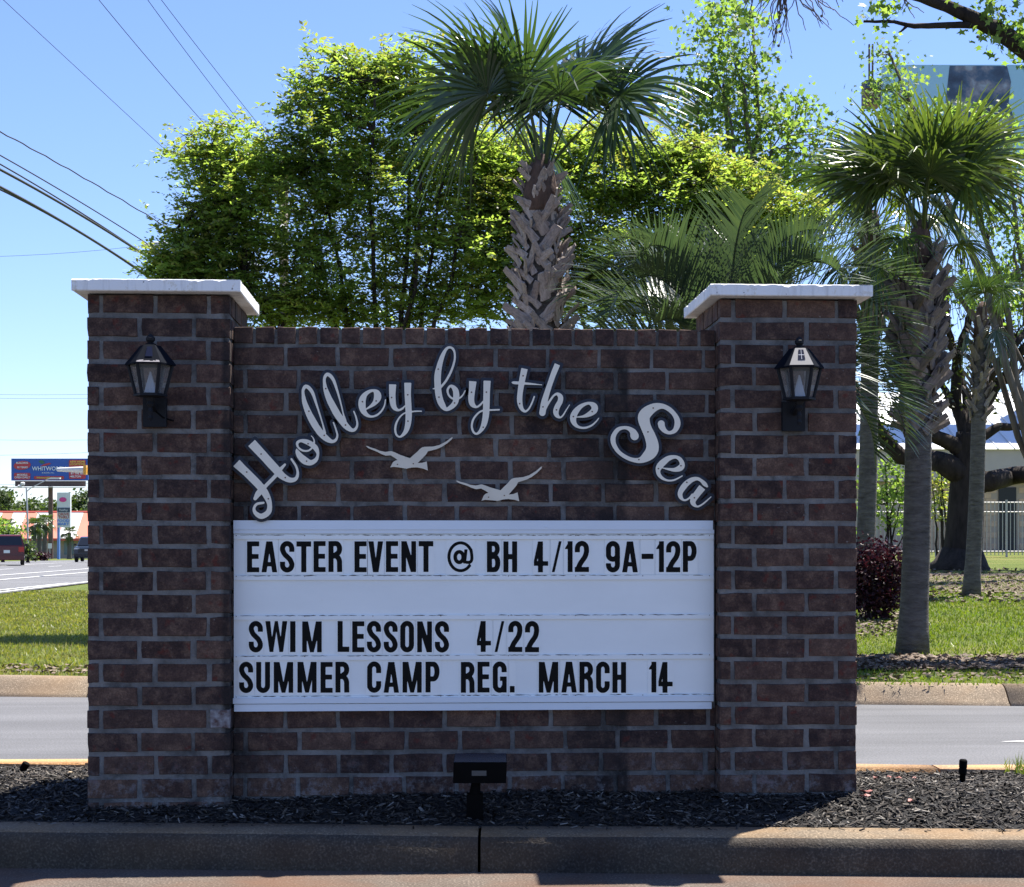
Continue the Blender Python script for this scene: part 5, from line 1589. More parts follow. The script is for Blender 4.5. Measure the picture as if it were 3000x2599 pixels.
np_mesh('crown', star_leaves(pts, .115), M['leaf_gum'], ot)

# ------------------------------------------------------------------ oak, shrub, lawn details
la, d, zb = U(2812, 1668)
ok = thing('oak_tree', 'spreading dark oak with low twisting limbs on the right lawn', 'tree', C(la, d, zb))
mb = MB()
limb(mb, [P(2812, 1690, d), P(2822, 1600, d), P(2832, 1450, d), P(2838, 1350, d), P(2845, 1270, d)], .52, .36, 14, .02)
mb.tube([P(2812, 1685, d), P(2816, 1650, d), P(2820, 1610, d)], [.95, .66, .5], 14)
OB = [([(2835,1400),(2770,1360),(2720,1345),(2640,1340),(2580,1270),(2530,1180),(2500,1120)], .34, .10), ([(2838,1330),(2790,1300),(2720,1270),(2690,1220),(2640,1130),(2600,1040)], .25, .06),
      ([(2838,1420),(2900,1410),(2960,1395),(3040,1390),(3150,1350)], .30, .18), ([(2848,1290),(2870,1200),(2900,1100),(2980,1000),(3040,930)], .22, .06), ([(2848,1300),(2925,1250),(3000,1252),(3080,1220)], .15, .05),
      ([(2840,1300),(2800,1180),(2805,1050),(2850,900),(2830,800)], .2, .05), ([(2790,1190),(2740,1080),(2690,960)], .10, .03), ([(2845,1270),(2830,1150),(2790,1020),(2770,880)], .16, .04), ([(2800,1060),(2770,960),(2760,860)], .08, .03), ([(2900,1100),(2890,980),(2920,850)], .10, .03), ([(2690,1220),(2680,1120),(2700,1020)], .09, .03), ([(2960,1020),(2930,920),(2960,820)], .08, .03), ([(2900,1110),(2960,1120),(3010,1060)], .10, .03), ([(2870,1220),(2930,1120),(3020,980),(3060,860)], .14, .05)]
for pts, r0, r1 in OB: limb(mb, [P(x, y, d + random.uniform(-1, 1) * (i > 0)) for i, (x, y) in enumerate(pts)], r0, r1, 9, .06)
mb.build('trunk', M['bark'], ok, True)
tw = MB()
for i in range(330):
    pts, r0, r1 = random.choice(OB); x, y = random.choice(pts[2:])
    if y > 1230: continue
    a = random.uniform(0, 2 * math.pi); L = random.uniform(40, 130); dd = d + random.uniform(-2, 2)
    limb(tw, [P(x, y, d), P(x + math.cos(a) * L * .5, y - abs(math.sin(a)) * L * .6, dd), P(x + math.cos(a) * L, y - math.sin(a) * L, dd)], .018, .007, 4, .12)
tw.build('twigs', M['bark'], ok)['kind'] = 'stuff'
Lk = [(2950,560,120,120),(2990,720,70,90),(2980,860,60,60),(2560,1080,60,80),(2600,960,80,80),(2700,900,120,80),(2980,1050,50,60),(2900,1000,90,70),(3060,900,100,120),(2560,1250,50,60),(2620,1180,60,50),(3200,600,200,150),(3300,800,200,200),(3120,480,150,120),(2800,1060,90,60),(2740,1150,60,60),(2960,1160,60,50)]  # the outermost right lobes lie out of view, added to cast shade
pts, _ = lobes_points(Lk, d, 520, 1.0, 12)
np_mesh('crown', leaf_quads(pts, .13, .5, .2), M['leaf_oak'], ok)

# pale sapling and bushes in front of the building
for (L_, dd, n, lab, m_) in (([(2600,1420,60,110),(2560,1480,50,90),(2640,1500,50,90)], 40, 60, 'light green bush between the leaning palm and the grey palm', 'leaf_gum'), ([(2760,1420,45,60),(2740,1480,30,50),(2780,1500,30,30)], 44, 28, 'sparse light green sapling before the picket fence', 'leaf_yellow')):
    cx = np.mean([l[0] for l in L_]); la2 = (cx - 1500) / F * dd
    t = thing('bush', lab, 'bush', C(la2, dd, terrain(la2, dd)), 'light green bushes by the fence')
    pts, tips = lobes_points(L_, dd, n, .45, 22)
    np_mesh('foliage', leaf_quads(pts, .13, .6, .3), M[m_], t)
    mb = MB(); branches(mb, C(la2, dd, terrain(la2, dd)), tips, 5, .05, 4, ntwig=20); mb.build('stem', M['bark'], t, True)

d = 21.0; la = (2575 - 1500) / F * d; zb = terrain(la, d)
sh = thing('purple_shrub', 'rounded dark purple leaved shrub beside the grey palm', 'shrub', C(la, d, zb))
yb_ = VY + (EYE - zb) * F / d
pts, tips = lobes_points([(2575,1680,78,95),(2540,1640,60,60),(2610,1650,50,60),(2560,1760,80,60),(2600,1740,50,60),(2500,1700,60,90)], d, 300, .20, 22, shell=.75, flatten=.8)
np_mesh('foliage', leaf_quads(pts, .06, .55, .2), M['leaf_purple'], sh)
mb = MB(); branches(mb, C(la, d, zb), tips, 8, .03, 6, ntwig=60); mb.build('stem', M['bark'], sh, True)

# leaf-strewn soil patches and litter on the right lawn
def patch(cx, cy, rx, ry, name, label):
    """irregular bare patch lying on the lawn (px outline put on the terrain)"""
    rr = random.Random(cx); c = U(cx, cy); vs_ = [C(c[0], c[1], c[2] + .016)]; n = 40
    rad = [1 + .22 * math.sin(3 * 2 * math.pi * k / n + cx) + rr.uniform(-.12, .12) for k in range(n)]
    for ring in (.5, 1.0):
        for k in range(n):
            th = 2 * math.pi * k / n
            lat_, dd_, z_ = U(cx + rx * ring * rad[k] * math.cos(th), cy + ry * ring * rad[k] * math.sin(th)); vs_.append(C(lat_, dd_, z_ + .014))
    fs_ = [(0, 1 + k, 1 + (k + 1) % n) for k in range(n)] + [(1 + k, 1 + n + k, 1 + n + (k + 1) % n, 1 + (k + 1) % n) for k in range(n)]
    o = part(name, vs_, fs_, M['bare'])
    return tag(o, label, 'bare ground', kind='structure')
patch(2760, 1945, 420, 20, 'bare_soil', 'brown leaf strewn strip around the grey palm foot')
patch(2900, 1705, 330, 28, 'bare_soil', 'leaf strewn bare ground under the oak')

def litter(n, x0, x1, y0, y1, size, name, label):
    c = []
    for i in range(n):
        la_, dd_, z_ = U(random.uniform(x0, x1), random.uniform(y0, y1)); c.append(C(la_, dd_, z_ + .02 + random.uniform(0, .02)))
    o = np_mesh(name, leaf_quads(np.array(c), size, .5, .75), M['litter'])
    return tag(o, label, 'leaf litter', kind='stuff')
litter(1500, 2480, 3040, 1925, 1968, .07, 'leaf_litter', 'dry brown leaves and sticks around the palm foot')
litter(1400, 2480, 3040, 1668, 1770, .10, 'leaf_litter', 'dry brown leaves strewn under the oak')
litter(700, 2480, 2690, 1790, 1868, .07, 'leaf_litter', 'dry brown leaves under the purple shrub')
litter(200, -40, 280, 1955, 1978, .06, 'leaf_litter', 'dry scraps along the kerb beside the left lawn')
litter(160, 2480, 3040, 1980, 2000, .06, 'leaf_litter', 'dry scraps in the bright grass strip beside the kerb')

def grass(n, x0, x1, y0, y1, hgt, mat, label, skip=None, seed=1, wd=.006):
    r = np.random.default_rng(seed); V = np.zeros((n, 3, 3)); k = 0
    px = r.uniform(x0, x1, n)
    u = r.uniform(0, 1, n); py = VY + 1 / (1 / (y1 - VY) + u * (1 / (y0 - VY) - 1 / (y1 - VY)))   # even over the ground
    for i in range(n):
        if skip and skip(px[i], py[i], r): continue
        la_, dd_, z_ = U(px[i], py[i]); b = np.array(C(la_, dd_, z_))
        a = r.uniform(0, math.pi); h = hgt * r.uniform(.45, 1.5); w = wd * r.uniform(.7, 1.4) * max(1, dd_ / 16)
        s = np.array([math.cos(a), math.sin(a), 0]) * w; l = np.array([r.normal(0, .45), r.normal(0, .45), 0]) * h
        V[k] = (b - s, b + s, b + l + np.array([0, 0, h])); k += 1
    o = np_mesh('grass', V[:k], mat)
    return tag(o, label, 'grass', kind='stuff')
sk = lambda x, y, r: (abs(y - 1945) < 22 and r.uniform() < .82) or (y < 1765 and r.uniform() < .45)
grass(62000, 2050, 3300, 1690, 2008, .036, M['grass'], 'bright green grass on the right hand lawn', sk, 1, .007)
grass(52000, -260, 520, 1732, 1984, .034, M['grass_dry'], 'sunlit yellow green grass on the left hand lawn', None, 2, .007)
# tuft at the island end
c = []
for i in range(240):
    la_ = (2995 - 1500) / F * 8.5 + random.gauss(.05, .06); dd_ = 8.45 + random.gauss(0, .07); c.append(np.array(C(la_, dd_, bed_z(la_, 8.3))))
V = np.zeros((240, 3, 3))
for i, b in enumerate(c):
    a = random.uniform(0, 3.14); h = random.uniform(.05, .12); s = np.array([math.cos(a), math.sin(a), 0]) * .004
    V[i] = (b - s, b + s, b + np.array([random.gauss(0, .04), random.gauss(0, .04), h]))
tag(np_mesh('grass_tuft', V, M['grass'], base=c[0]), 'small tuft of grass growing at the back of the mulch', 'grass', kind='stuff')

# ================================================================== BACKGROUND RIGHT: building, fence, billboard
M['block'] = simple('split_block', (0.66, 0.46, 0.30), 0.9, 0.14, 5, bmp=.5, bscale=30, bdist=.02)
M['block_joint'] = simple('block_joint', (0.46, 0.36, 0.28), 0.95)
M['white_roof'] = simple('white_metal_roof', (0.70, 0.70, 0.68), 0.5, .1, .8)
M['grey_panel'] = simple('grey_fascia', (0.50, 0.43, 0.39), 0.6, .08, 1.5)
M['dark_door'] = simple('dark_door', (0.012, 0.012, 0.014), 0.5)
M['white_fence'] = simple('white_fence', (0.40, 0.385, 0.36), 0.5, .1, 3)
DB = 57.0
def bp_(px, py, off=0.0): return P(px, py, DB + off)
x0, x1 = (2380 - 1500) / F * DB, (3350 - 1500) / F * DB
zg = terrain(16, DB) - .1
ze = EYE - (1412 - VY) / F * DB
bl = thing('pool_house', 'tan block building with white metal roof behind the fence', 'building', C((x0 + x1) / 2, DB, zg))
def cbox(mb, l0, l1, d0, d1, z0, z1):
    p = [C(l, d, z) for z in (z0, z1) for (l, d) in ((l0, d0), (l1, d0), (l1, d1), (l0, d1))]
    mb.add(p, [(0, 3, 2, 1), (4, 5, 6, 7), (0, 1, 5, 4), (1, 2, 6, 5), (2, 3, 7, 6), (3, 0, 4, 7)]); return mb
wl = cbox(MB(), x0, x1, DB, DB + 9, zg, ze).build('wall', M['block_joint'], bl)
bm_ = mesh_from('block', [(a * .5, b, c * .5) for b in (0, .03) for (a, c) in ((-1, -1), (1, -1), (1, 1), (-1, 1))], [(0, 1, 2, 3), (0, 4, 5, 1), (1, 5, 6, 2), (2, 6, 7, 3), (3, 7, 4, 0)], M['block'])
dl0, dl1 = (2925 - 1500) / F * DB, (2976 - 1500) / F * DB
nr = int((ze - zg) / .203); q = 0
for r_ in range(nr):
    z = ze - .203 * (r_ + .5); x = (2690 - 1500) / F * DB + (.2 if r_ % 2 else 0)
    while x < (3060 - 1500) / F * DB:
        if not (x + .2 > dl0 - .06 and x - .2 < dl1 + .06):
            o = link('block', bm_, wl); o.location = C(x, DB - .022 + random.uniform(-.004, .004), z) - ORG[bl]; o.scale = (.396, 1, .192); o.rotation_euler = (0, 0, -YAW)
        x += .407
cbox(MB(), dl0, dl1, DB - .05, DB + .02, zg, EYE - (1428 - VY) / F * DB).build('door', M['dark_door'], bl)
cbox(MB(), x0 - .3, x1 + .3, DB - .35, DB + 9.3, ze + .01, EYE - (1320 - VY) / F * DB).build('fascia', M['grey_panel'], bl)
zr0 = EYE - (1318 - VY) / F * DB; zr1 = EYE - (1150 - VY) / F * (DB + 6)
rf = MB(); rf.quad(C(x0 - .5, DB - .5, zr0), C(x1 + .5, DB - .5, zr0), C(x1 + .5, DB + 6, zr1), C(x0 - .5, DB + 6, zr1)); rf.quad(C(x1 + .5, DB + 12, zr0), C(x0 - .5, DB + 12, zr0), C(x0 - .5, DB + 6, zr1), C(x1 + .5, DB + 6, zr1)); ro_ = rf.build('roof', M['white_roof'], bl)
x = x0
rib = MB()
while x < x1 + .4:
    rib.tube([C(x, DB - .5, zr0 + .03), C(x, DB + 6, zr1 + .03)], .03, 4); x += .6
rib.build('roof_ribs', M['white_roof'], ro_)['kind'] = 'stuff'
cbox(MB(), (2770 - 1500) / F * DB, (2795 - 1500) / F * DB, DB - 1.2, DB - .5, terrain(15, DB) - .05, EYE - (1540 - VY) / F * DB).build('equipment_box', M['grey_panel'], bl)

# picket fence
fl0, fd0, fz0 = U(2700, 1632)
fe = thing('picket_fence', 'white metal picket fence in front of the tan building', 'fence', C(fl0, fd0, fz0))
fx0, fx1 = (2500 - 1500) / F * fd0, (3060 - 1500) / F * fd0
hF = 165 / F * fd0
pk = mesh_from('picket', [(a * .0105, b * .0105, c) for c in (0, 1) for (a, b) in ((-1, -1), (1, -1), (1, 1), (-1, 1))], [(0, 3, 2, 1), (4, 5, 6, 7), (0, 1, 5, 4), (1, 2, 6, 5), (2, 3, 7, 6), (3, 0, 4, 7)], M['white_fence'])
x = fx0; i = 0
while x < fx1:
    big = i % 18 == 3
    o = link('post' if big else 'picket', pk, fe); z = terrain(x, fd0)
    o.location = C(x, fd0, z + (0 if big else .06)) - ORG[fe]; o.scale = (2.6, 2.6, hF + .03) if big else (1, 1, hF - .08); o.rotation_euler = (0, 0, -YAW)
    x += .122; i += 1
for f in (.10, .80, .97):
    mb = MB(); mb.tube([C(fx0, fd0, terrain(fx0, fd0) + hF * f), C(fx1, fd0, terrain(fx1, fd0) + hF * f)], .019, 4); mb.build('rail', M['white_fence'], fe)

# roadside billboard beyond the trees
def poster_mat():
    m, nt, b = new_mat('poster_blue')
    f = noise(nt, .9, 5, 'World', .6)
    col = ramp(nt, f, [(.36, (.03, .045, .08)), (.47, (.06, .10, .17)), (.54, (.20, .20, .24)), (.62, (.30, .36, .44))])
    nt.links.new(col, b.inputs['Base Color']); b.inputs['Roughness'].default_value = .5
    return m
M['poster'] = poster_mat()
M['sky_poster'] = simple('poster_pale', (.33, .55, .70), .5)
M['dark_poster'] = simple('poster_dark', (.035, .055, .10), .5, scale=.7, c2=(.10, .13, .17), coord='Object')
M['steel'] = simple('brown_steel', (.13, .075, .06), .7, .3, 3)
M['steel_blue'] = simple('blue_steel', (.04, .06, .15), .6)
db = 62.0
bb = thing('billboard', 'large pale blue billboard partly hidden by the star leaved tree', 'billboard', C((3140 - 1500) / F * db, db, terrain(20, db)))
l0, l1 = (2588 - 1500) / F * db, (3690 - 1500) / F * db
zt_, zb_ = EYE - (190 - VY) / F * db, EYE - (530 - VY) / F * db
cbox(MB(), l0, l1, db, db + .35, zb_, zt_).build('panel', M['sky_poster'], bb)
def pw(px, py): return C((px - 1500) / F * db, db - .01, EYE - (py - VY) / F * db)
sil = [(2782,193),(2830,193),(2880,193),(2950,194),(2962,240),(2955,300),(2975,360),(2960,420),(2900,470),(2820,460),(2780,400),(2770,300)]
part('dark_print', [pw(*p) for p in sil], [tuple(range(len(sil)))[::-1]], M['poster'], bb)
cbox(MB(), (3120 - 1500) / F * db, (3180 - 1500) / F * db, db + .4, db + 1.2, terrain(20, db) - .2, zb_ + 1).build('pole', M['steel'], bb)
w_ = MB(); cbox(w_, (2540 - 1500) / F * db, l0 - .02, db + .3, db + 1.0, EYE - (300 - VY) / F * db, EYE - (228 - VY) / F * db)
for px in (2552, 2562): cbox(w_, (px - 1500) / F * db, (px + 4 - 1500) / F * db, db + .4, db + .5, EYE - (228 - VY) / F * db, EYE - (206 if px > 2555 else 217 - VY * 0 ) / F * db * 0 + (EYE - (210 - VY) / F * db))
w_.build('catwalk', M['steel'], bb)
cbox(MB(), (2539 - 1500) / F * db, l0 - .05, db + .25, db + .29, EYE - (252 - VY) / F * db, EYE - (232 - VY) / F * db).build('catwalk_panel', M['steel_blue'], bb)

# ================================================================== BACKGROUND LEFT: highway, vehicles, shop, signs
E0 = U(0, 1743); E1 = U(255, 1721)
hd = Vector((E1[0] - E0[0], E1[1] - E0[1])); hd = Vector((-.075, 1.0)).normalized(); hn = Vector((-hd.y, hd.x))
def hw(s, o, up=0.02):
    """highway coordinates: s along, o to the left of the near edge"""
    l = E0[0] + hd.x * s + hn.x * o; dd = E0[1] + hd.y * s + hn.y * o
    return C(l, dd, terrain(l, dd) + up)
SS = [-60, -30, -24, -18, -12, -6, 0, 6, 12, 18, 25, 34, 45, 58, 75, 95, 120, 150, 190, 240]
h_ = strip('highway', [[hw(s, o, .03) for s in SS] for o in (0, 2, 5, 9, 14, 19, 24)], M['highway'])
tag(h_, 'wide pale highway with white lane lines beyond the left lawn', 'highway', kind='structure')
def line(o, w, s0, s1, dash=None):
    mb = MB()
    s = s0
    while s < s1:
        e = min(s1, s + (dash[0] if dash else 6))
        mb.quad(hw(s, o + w, .045), hw(s, o, .045), hw(e, o, .045), hw(e, o + w, .045))
        s = e + (dash[1] if dash else 0)
    o_ = mb.build('lane_line', M['paint'], None)
    return o_
for o, w, s0, s1, dash, lab in ((.15, .14, -30, 200, None, 'white edge line along the left lawn side of the highway'), (3.6, .16, -30, 200, None, 'solid white line one lane out on the highway'), (5.6, .16, -30, 200, None, 'solid white line bounding the turn lane'),
                                (9.2, .14, -30, 200, (3.2, 8), 'dashed white lane line on the highway'), (12.6, .16, -30, 200, None, 'white line in front of the red van'), (16.2, .14, -30, 200, (3.2, 8), 'far dashed lane line on the highway')):
    tag(line(o, w, s0, s1, dash), lab, 'road marking', kind='structure')
mb = MB(); mb.quad(hw(-12, 1.15), hw(-12, .95), hw(10, .35), hw(10, .5)); mb.v = [v + Vector((0, 0, .028)) for v in mb.v]
tag(mb.build('gore_line', M['paint']), 'slanting white line joining the highway edge', 'road marking', kind='structure')
# white arrow tip on the lane
la0 = (2935 - 1500) / F * 10.75
ar = MB(); ar.add([C(la0, 10.78, -.196), C(la0 + .5, 10.66, -.196), C(la0 + .5, 10.90, -.196), C(la0 + 2.2, 10.72, -.196), C(la0 + .5, 10.72, -.196), C(la0 + .5, 10.84, -.196), C(la0 + 2.2, 10.84, -.196)], [(0, 1, 2), (4, 3, 6, 5)])
tag(ar.build('lane_arrow', M['paint']), 'white arrow painted on the entrance lane', 'road marking', kind='structure')

def prism(mb, prof, w0, w1, Mx):
    """side profile (x along, z, half width) -> closed body"""
    n = len(prof); vs_ = []
    for s in (-1, 1):
        for (x, z, hw_) in prof: vs_.append(Mx @ Vector((x, s * hw_, z)))
    fs_ = [tuple(range(n)), tuple(range(2 * n - 1, n - 1, -1))] + [(i, n + i, n + (i + 1) % n, (i + 1) % n) for i in range(n)]
    return mb.add(vs_, fs_)
M['glass_dark'] = simple('car_glass', (.012, .014, .018), .08)
M['tyre'] = simple('tyre', (.012, .012, .012), .8)
M['rim'] = simple('rim', (.35, .35, .36), .3, metal=.8)
M['red_lamp'] = simple('tail_lamp', (.38, .02, .015), .25)
M['head_lamp'] = simple('head_lamp', (.5, .5, .52), .15)
M['plate'] = simple('number_plate', (.55, .62, .60), .5)
M['trim'] = simple('black_trim', (.01, .01, .011), .5)
def vehicle(name, label, cat, c, yaw, paint, L, Wd, H, van=True, front_faces=True):
    """body built along +x = forward; c = ground centre"""
    t = thing(name, label, cat, c)
    Mx = Matrix.Translation(c) @ Matrix.Rotation(yaw, 4, 'Z')
    w = Wd / 2; body = MB()
    gz = .22
    if van:
        lower = [(-L/2, .42, w*.96), (-L/2+.06, .30, w*.94), (L/2-.1, .28, w*.92), (L/2, .45, w*.9), (L/2-.02, .75, w*.92), (L/2-.25, .95, w*.95), (L*.18, 1.06, w), (-L/2+.02, 1.10, w)]
        cab = [(-L/2+.03, 1.08, w*.985), (L*.20, 1.04, w*.98), (L*.02, H-.06, w*.80), (-L*.1, H, w*.78), (-L/2+.30, H-.01, w*.78), (-L/2+.18, H-.08, w*.80)]
    else:
        lower = [(-L/2, .55, w*.96), (-L/2+.05, .40, w*.94), (L/2-.1, .36, w*.94), (L/2, .55, w*.92), (L/2, .95, w*.93), (L/2-.12, 1.12, w*.95), (L*.16, 1.20, w), (-L/2+.02, 1.18, w)]
        cab = [(-L/2+.05, 1.16, w*.985), (L*.17, 1.18, w*.97), (L*.03, H-.07, w*.80), (-L*.06, H, w*.78), (-L/2+.25, H-.01, w*.78), (-L/2+.12, H-.10, w*.80)]
    prism(body, lower, w, w, Mx); prism(body, cab, w, w, Mx)
    b = body.build('body', paint, t)
    def pane(name_, pts, mat=None):
        m_ = MB(); m_.add([Mx @ Vector(p) for p in pts], [tuple(range(len(pts)))]); return m_.build(name_, mat or M['glass_dark'], t)
    c0, c1, c2, c5 = cab[0], cab[1], cab[2], cab[5]
    e = .012
    pane('windscreen', [(c1[0]+e-.04, -w*.88, c1[1]+.08), (c1[0]+e-.04, w*.88, c1[1]+.08), (c2[0]+.06, w*.74, c2[1]-.04), (c2[0]+.06, -w*.74, c2[1]-.04)])
    pane('rear_window', [(c0[0]-e+.01, w*.86, c0[1]+.08), (c0[0]-e+.01, -w*.86, c0[1]+.08), (c5[0]-.035, -w*.74, c5[1]-.04), (c5[0]-.035, w*.74, c5[1]-.04)])
    for s in (-1, 1):
        pane('side_window', [(c0[0]+.25, s*(w*.985+.004), c0[1]+.06), (c1[0]-.25, s*(w*.98+.004), c1[1]+.06), (c2[0]-.05, s*(w*.80+.012), c2[1]-.06), (c5[0]+.15, s*(w*.80+.012), c5[1]-.06)])
        m_ = MB(); m_.box((0, 0, 0), (.10, .30, .28)); m_.v = [Mx @ (v + Vector((-L/2+.03, s*w*.80, .92 if van else 1.0))) for v in m_.v]; m_.build('tail_lamp', M['red_lamp'], t)
        m_ = MB(); m_.box((0, 0, 0), (.12, .38, .16)); m_.v = [Mx @ (v + Vector((L/2-.07, s*w*.74, .80 if van else .98))) for v in m_.v]; m_.build('head_lamp', M['head_lamp'], t)
        m_ = MB(); m_.box((0, 0, 0), (.10, .18, .14)); m_.v = [Mx @ (v + Vector((c1[0]-.25, s*(w+.11), c1[1]+.12))) for v in m_.v]; m_.build('mirror', M['trim'], t)
        for x in (-L*.30, L*.31):
            rt_ = .34 if van else .40
            m_ = MB(); m_.tube([Mx @ Vector((x, s*(w-.22), rt_)), Mx @ Vector((x, s*(w-.02), rt_))], rt_, 16); wh = m_.build('wheel', M['tyre'], t)
            m_ = MB(); m_.tube([Mx @ Vector((x, s*(w-.03), rt_)), Mx @ Vector((x, s*(w-.005), rt_))], rt_*.6, 12); m_.build('rim', M['rim'], wh)
    m_ = MB(); m_.box((0, 0, 0), (.10, Wd*.93, .24)); m_.v = [Mx @ (v + Vector((-L/2+.01, 0, .46 if van else .58))) for v in m_.v]; m_.build('rear_bumper', paint if van else M['trim'], t)
    m_ = MB(); m_.box((0, 0, 0), (.10, Wd*.62, .30)); m_.v = [Mx @ (v + Vector((L/2-.015, 0, .66 if van else .86))) for v in m_.v]; m_.build('grille', M['trim'], t)
    m_ = MB(); m_.box((0, 0, 0), (.10, Wd*.9, .22)); m_.v = [Mx @ (v + Vector((L/2-.01, 0, .42 if van else .52))) for v in m_.v]; m_.build('front_bumper', M['trim'] if not van else paint, t)
    m_ = MB(); m_.box((0, 0, 0), (.04, .34, .17)); m_.v = [Mx @ (v + Vector((-L/2-.05, 0, .80))) for v in m_.v]; m_.build('number_plate', M['plate'], t)
    if van:
        for s in (-1, 1):
            m_ = MB(); m_.tube([Mx @ Vector((-L/2+.5, s*w*.66, H+.05)), Mx @ Vector((L*.0, s*w*.66, H+.05))], .025, 5); m_.build('roof_rail', M['trim'], t)
    else:
        m_ = MB(); m_.box((0, 0, 0), (.02, .32, .13)); m_.v = [Mx @ (v + Vector((L/2+.04, 0, .90))) for v in m_.v]; m_.build('badge', M['rim'], t)
    return t
M['maroon'] = simple('maroon_paint', (.075, .012, .016), .25)
M['navy_paint'] = simple('navy_paint', (.022, .034, .055), .22)
_, dv, zv = U(60, 1659)
lv = (75 - 1500) / F * dv - 1.85
vehicle('minivan', 'dark red minivan driving away on the highway', 'van', C(lv, dv + 2.4, terrain(lv, dv) + .04), math.atan2(dv, lv + .8) - YAW, M['maroon'], 5.0, 1.98, 1.78)
_, dv, zv = U(230, 1649)
lv = (213 - 1500) / F * dv + .75
vehicle('suv', 'dark blue sport utility vehicle facing the sign from the far roadside', 'car', C(lv, dv + 2.4, terrain(lv, dv) + .04), math.atan2(-1, .12) - YAW, M['navy_paint'], 4.7, 2.0, 1.92, van=False)

# shop with striped roof
M['stripe_orange'] = simple('orange_roof', (.62, .19, .12), .6, .1, .3)
M['stripe_white'] = simple('white_roof', (.74, .72, .70), .6, .06, .3)
M['shop_wall'] = simple('shop_wall', (.40, .34, .26), .8, .2, .4)
M['shop_fascia'] = simple('red_fascia', (.50, .08, .06), .6)
M['shop_glass'] = simple('shop_glass', (.10, .17, .20), .15)
ds_ = 240.0
def sp(px, py, off=0.0): return P(px, py, ds_ + off)
zs0 = terrain((100 - 1500) / F * ds_, ds_); xs0, xs1 = (-260 - 1500) / F * ds_, (420 - 1500) / F * ds_
zev = EYE - (1582 - VY) / F * ds_; zrd = EYE - (1500 - VY) / F * (ds_ + 6)
shp = thing('shop', 'low shop with broad orange and white striped roof', 'building', C((xs0 + xs1) / 2, ds_, zs0))
cbox(MB(), xs0, xs1, ds_ + 1.5, ds_ + 14, zs0 - .2, zev).build('wall', M['shop_wall'], shp)
rfb = cbox(MB(), xs0 - .5, xs1 + .5, ds_ - .2, ds_ - .05, zev - .12, zev + .22).build('fascia', M['shop_fascia'], shp)
ST_ = [-260, -190, -130, -60, 0, 8, 40, 76, 112, 150, 196, 245, 300, 350, 420]
col_i = 0
for i in range(len(ST_) - 1):
    a, b = ST_[i], ST_[i + 1]
    sk_ = -42
    mb = MB(); l_ = lambda px, dd: (px - 1500) / F * dd
    mb.quad(C(l_(a - 25, ds_), ds_ - .1, zev + .25), C(l_(b - 25, ds_), ds_ - .1, zev + .25), C(l_(b, ds_ + 6), ds_ + 6, zrd), C(l_(a, ds_ + 6), ds_ + 6, zrd))
    mb.build('roof_panel', M['stripe_orange'] if i % 2 == 1 else M['stripe_white'], shp)
mb = MB(); mb.quad(C(xs1, ds_ + 14, zev), C(xs0, ds_ + 14, zev), C(xs0, ds_ + 6, zrd - .02), C(xs1, ds_ + 6, zrd - .02)); mb.build('rear_roof', M['stripe_white'], shp)
mb = MB(); mb.tube([C(xs0, ds_ + 6, zrd), C(xs1, ds_ + 6, zrd)], .18, 5); mb.build('ridge', M['shop_fascia'], shp)
for px in (112, 180, 195, 225, 240):
    cbox(MB(), (px - 1500) / F * ds_, (px + 13 - 1500) / F * ds_, ds_ + 1.4, ds_ + 1.49, zs0 + .6, zev - .2).build('window', M['shop_glass'], shp)

def text(s, size, mat, parent, origin, right, up, off=0.0, bold=0.0, align='CENTER', shear=0.0, sx=1.0, name='lettering'):
    cu = bpy.data.curves.new('lettering', 'FONT'); cu.body = s; cu.size = size; cu.align_x = align; cu.align_y = 'CENTER'; cu.offset = bold * size; cu.resolution_u = 2; cu.shear = shear
    tmp = bpy.data.objects.new('lettering', cu); COL.objects.link(tmp)
    dg = bpy.context.evaluated_depsgraph_get(); dg.update()
    me = bpy.data.meshes.new_from_object(tmp.evaluated_get(dg))
    vs_ = [origin + right * (v.co.x * sx) + up * v.co.y for v in me.vertices]; fs_ = [tuple(p.vertices) for p in me.polygons]
    bpy.data.objects.remove(tmp); bpy.data.curves.remove(cu); bpy.data.meshes.remove(me)
    o = part(name, vs_, fs_, mat, parent)
    if parent is not None: ORG[o] = ORG[parent]
    return o
RV = Vector((RT[0], RT[1], 0)); UPV = Vector((0, 0, 1))

# roadside billboard on a single pole
M['bb_blue'] = simple('board_blue', (.030, .10, .42), .5, .06, .3)
M['bb_red'] = simple('board_red', (.50, .045, .06), .5)
M['bb_white'] = simple('board_lettering_white', (.78, .80, .82), .5)
M['bb_yellow'] = simple('board_lettering_yellow', (.75, .60, .12), .5)
M['bb_green'] = simple('board_green', (.05, .16, .10), .5)
db = 222.0
bz0 = terrain((148 - 1500) / F * db, db)
b2 = thing('billboard', 'blue roadside billboard with red panels on one dark pole', 'billboard', C((148 - 1500) / F * db, db, bz0))
def bq(px, py, o=0.0): return P(px, py, db - o)
cbox(MB(), (33 - 1500) / F * db, (258 - 1500) / F * db, db, db + .4, EYE - (1408 - VY) / F * db, EYE - (1343.5 - VY) / F * db).build('panel', M['bb_blue'], b2)
cbox(MB(), (46 - 1500) / F * db, (250 - 1500) / F * db, db - .3, db + .3, EYE - (1425 - VY) / F * db, EYE - (1409.5 - VY) / F * db).build('skirt', M['steel'], b2)
cbox(MB(), (24 - 1500) / F * db, (254 - 1500) / F * db, db - 1.2, db - .35, EYE - (1430 - VY) / F * db, EYE - (1428.5 - VY) / F * db).build('catwalk', M['grey_panel'], b2)
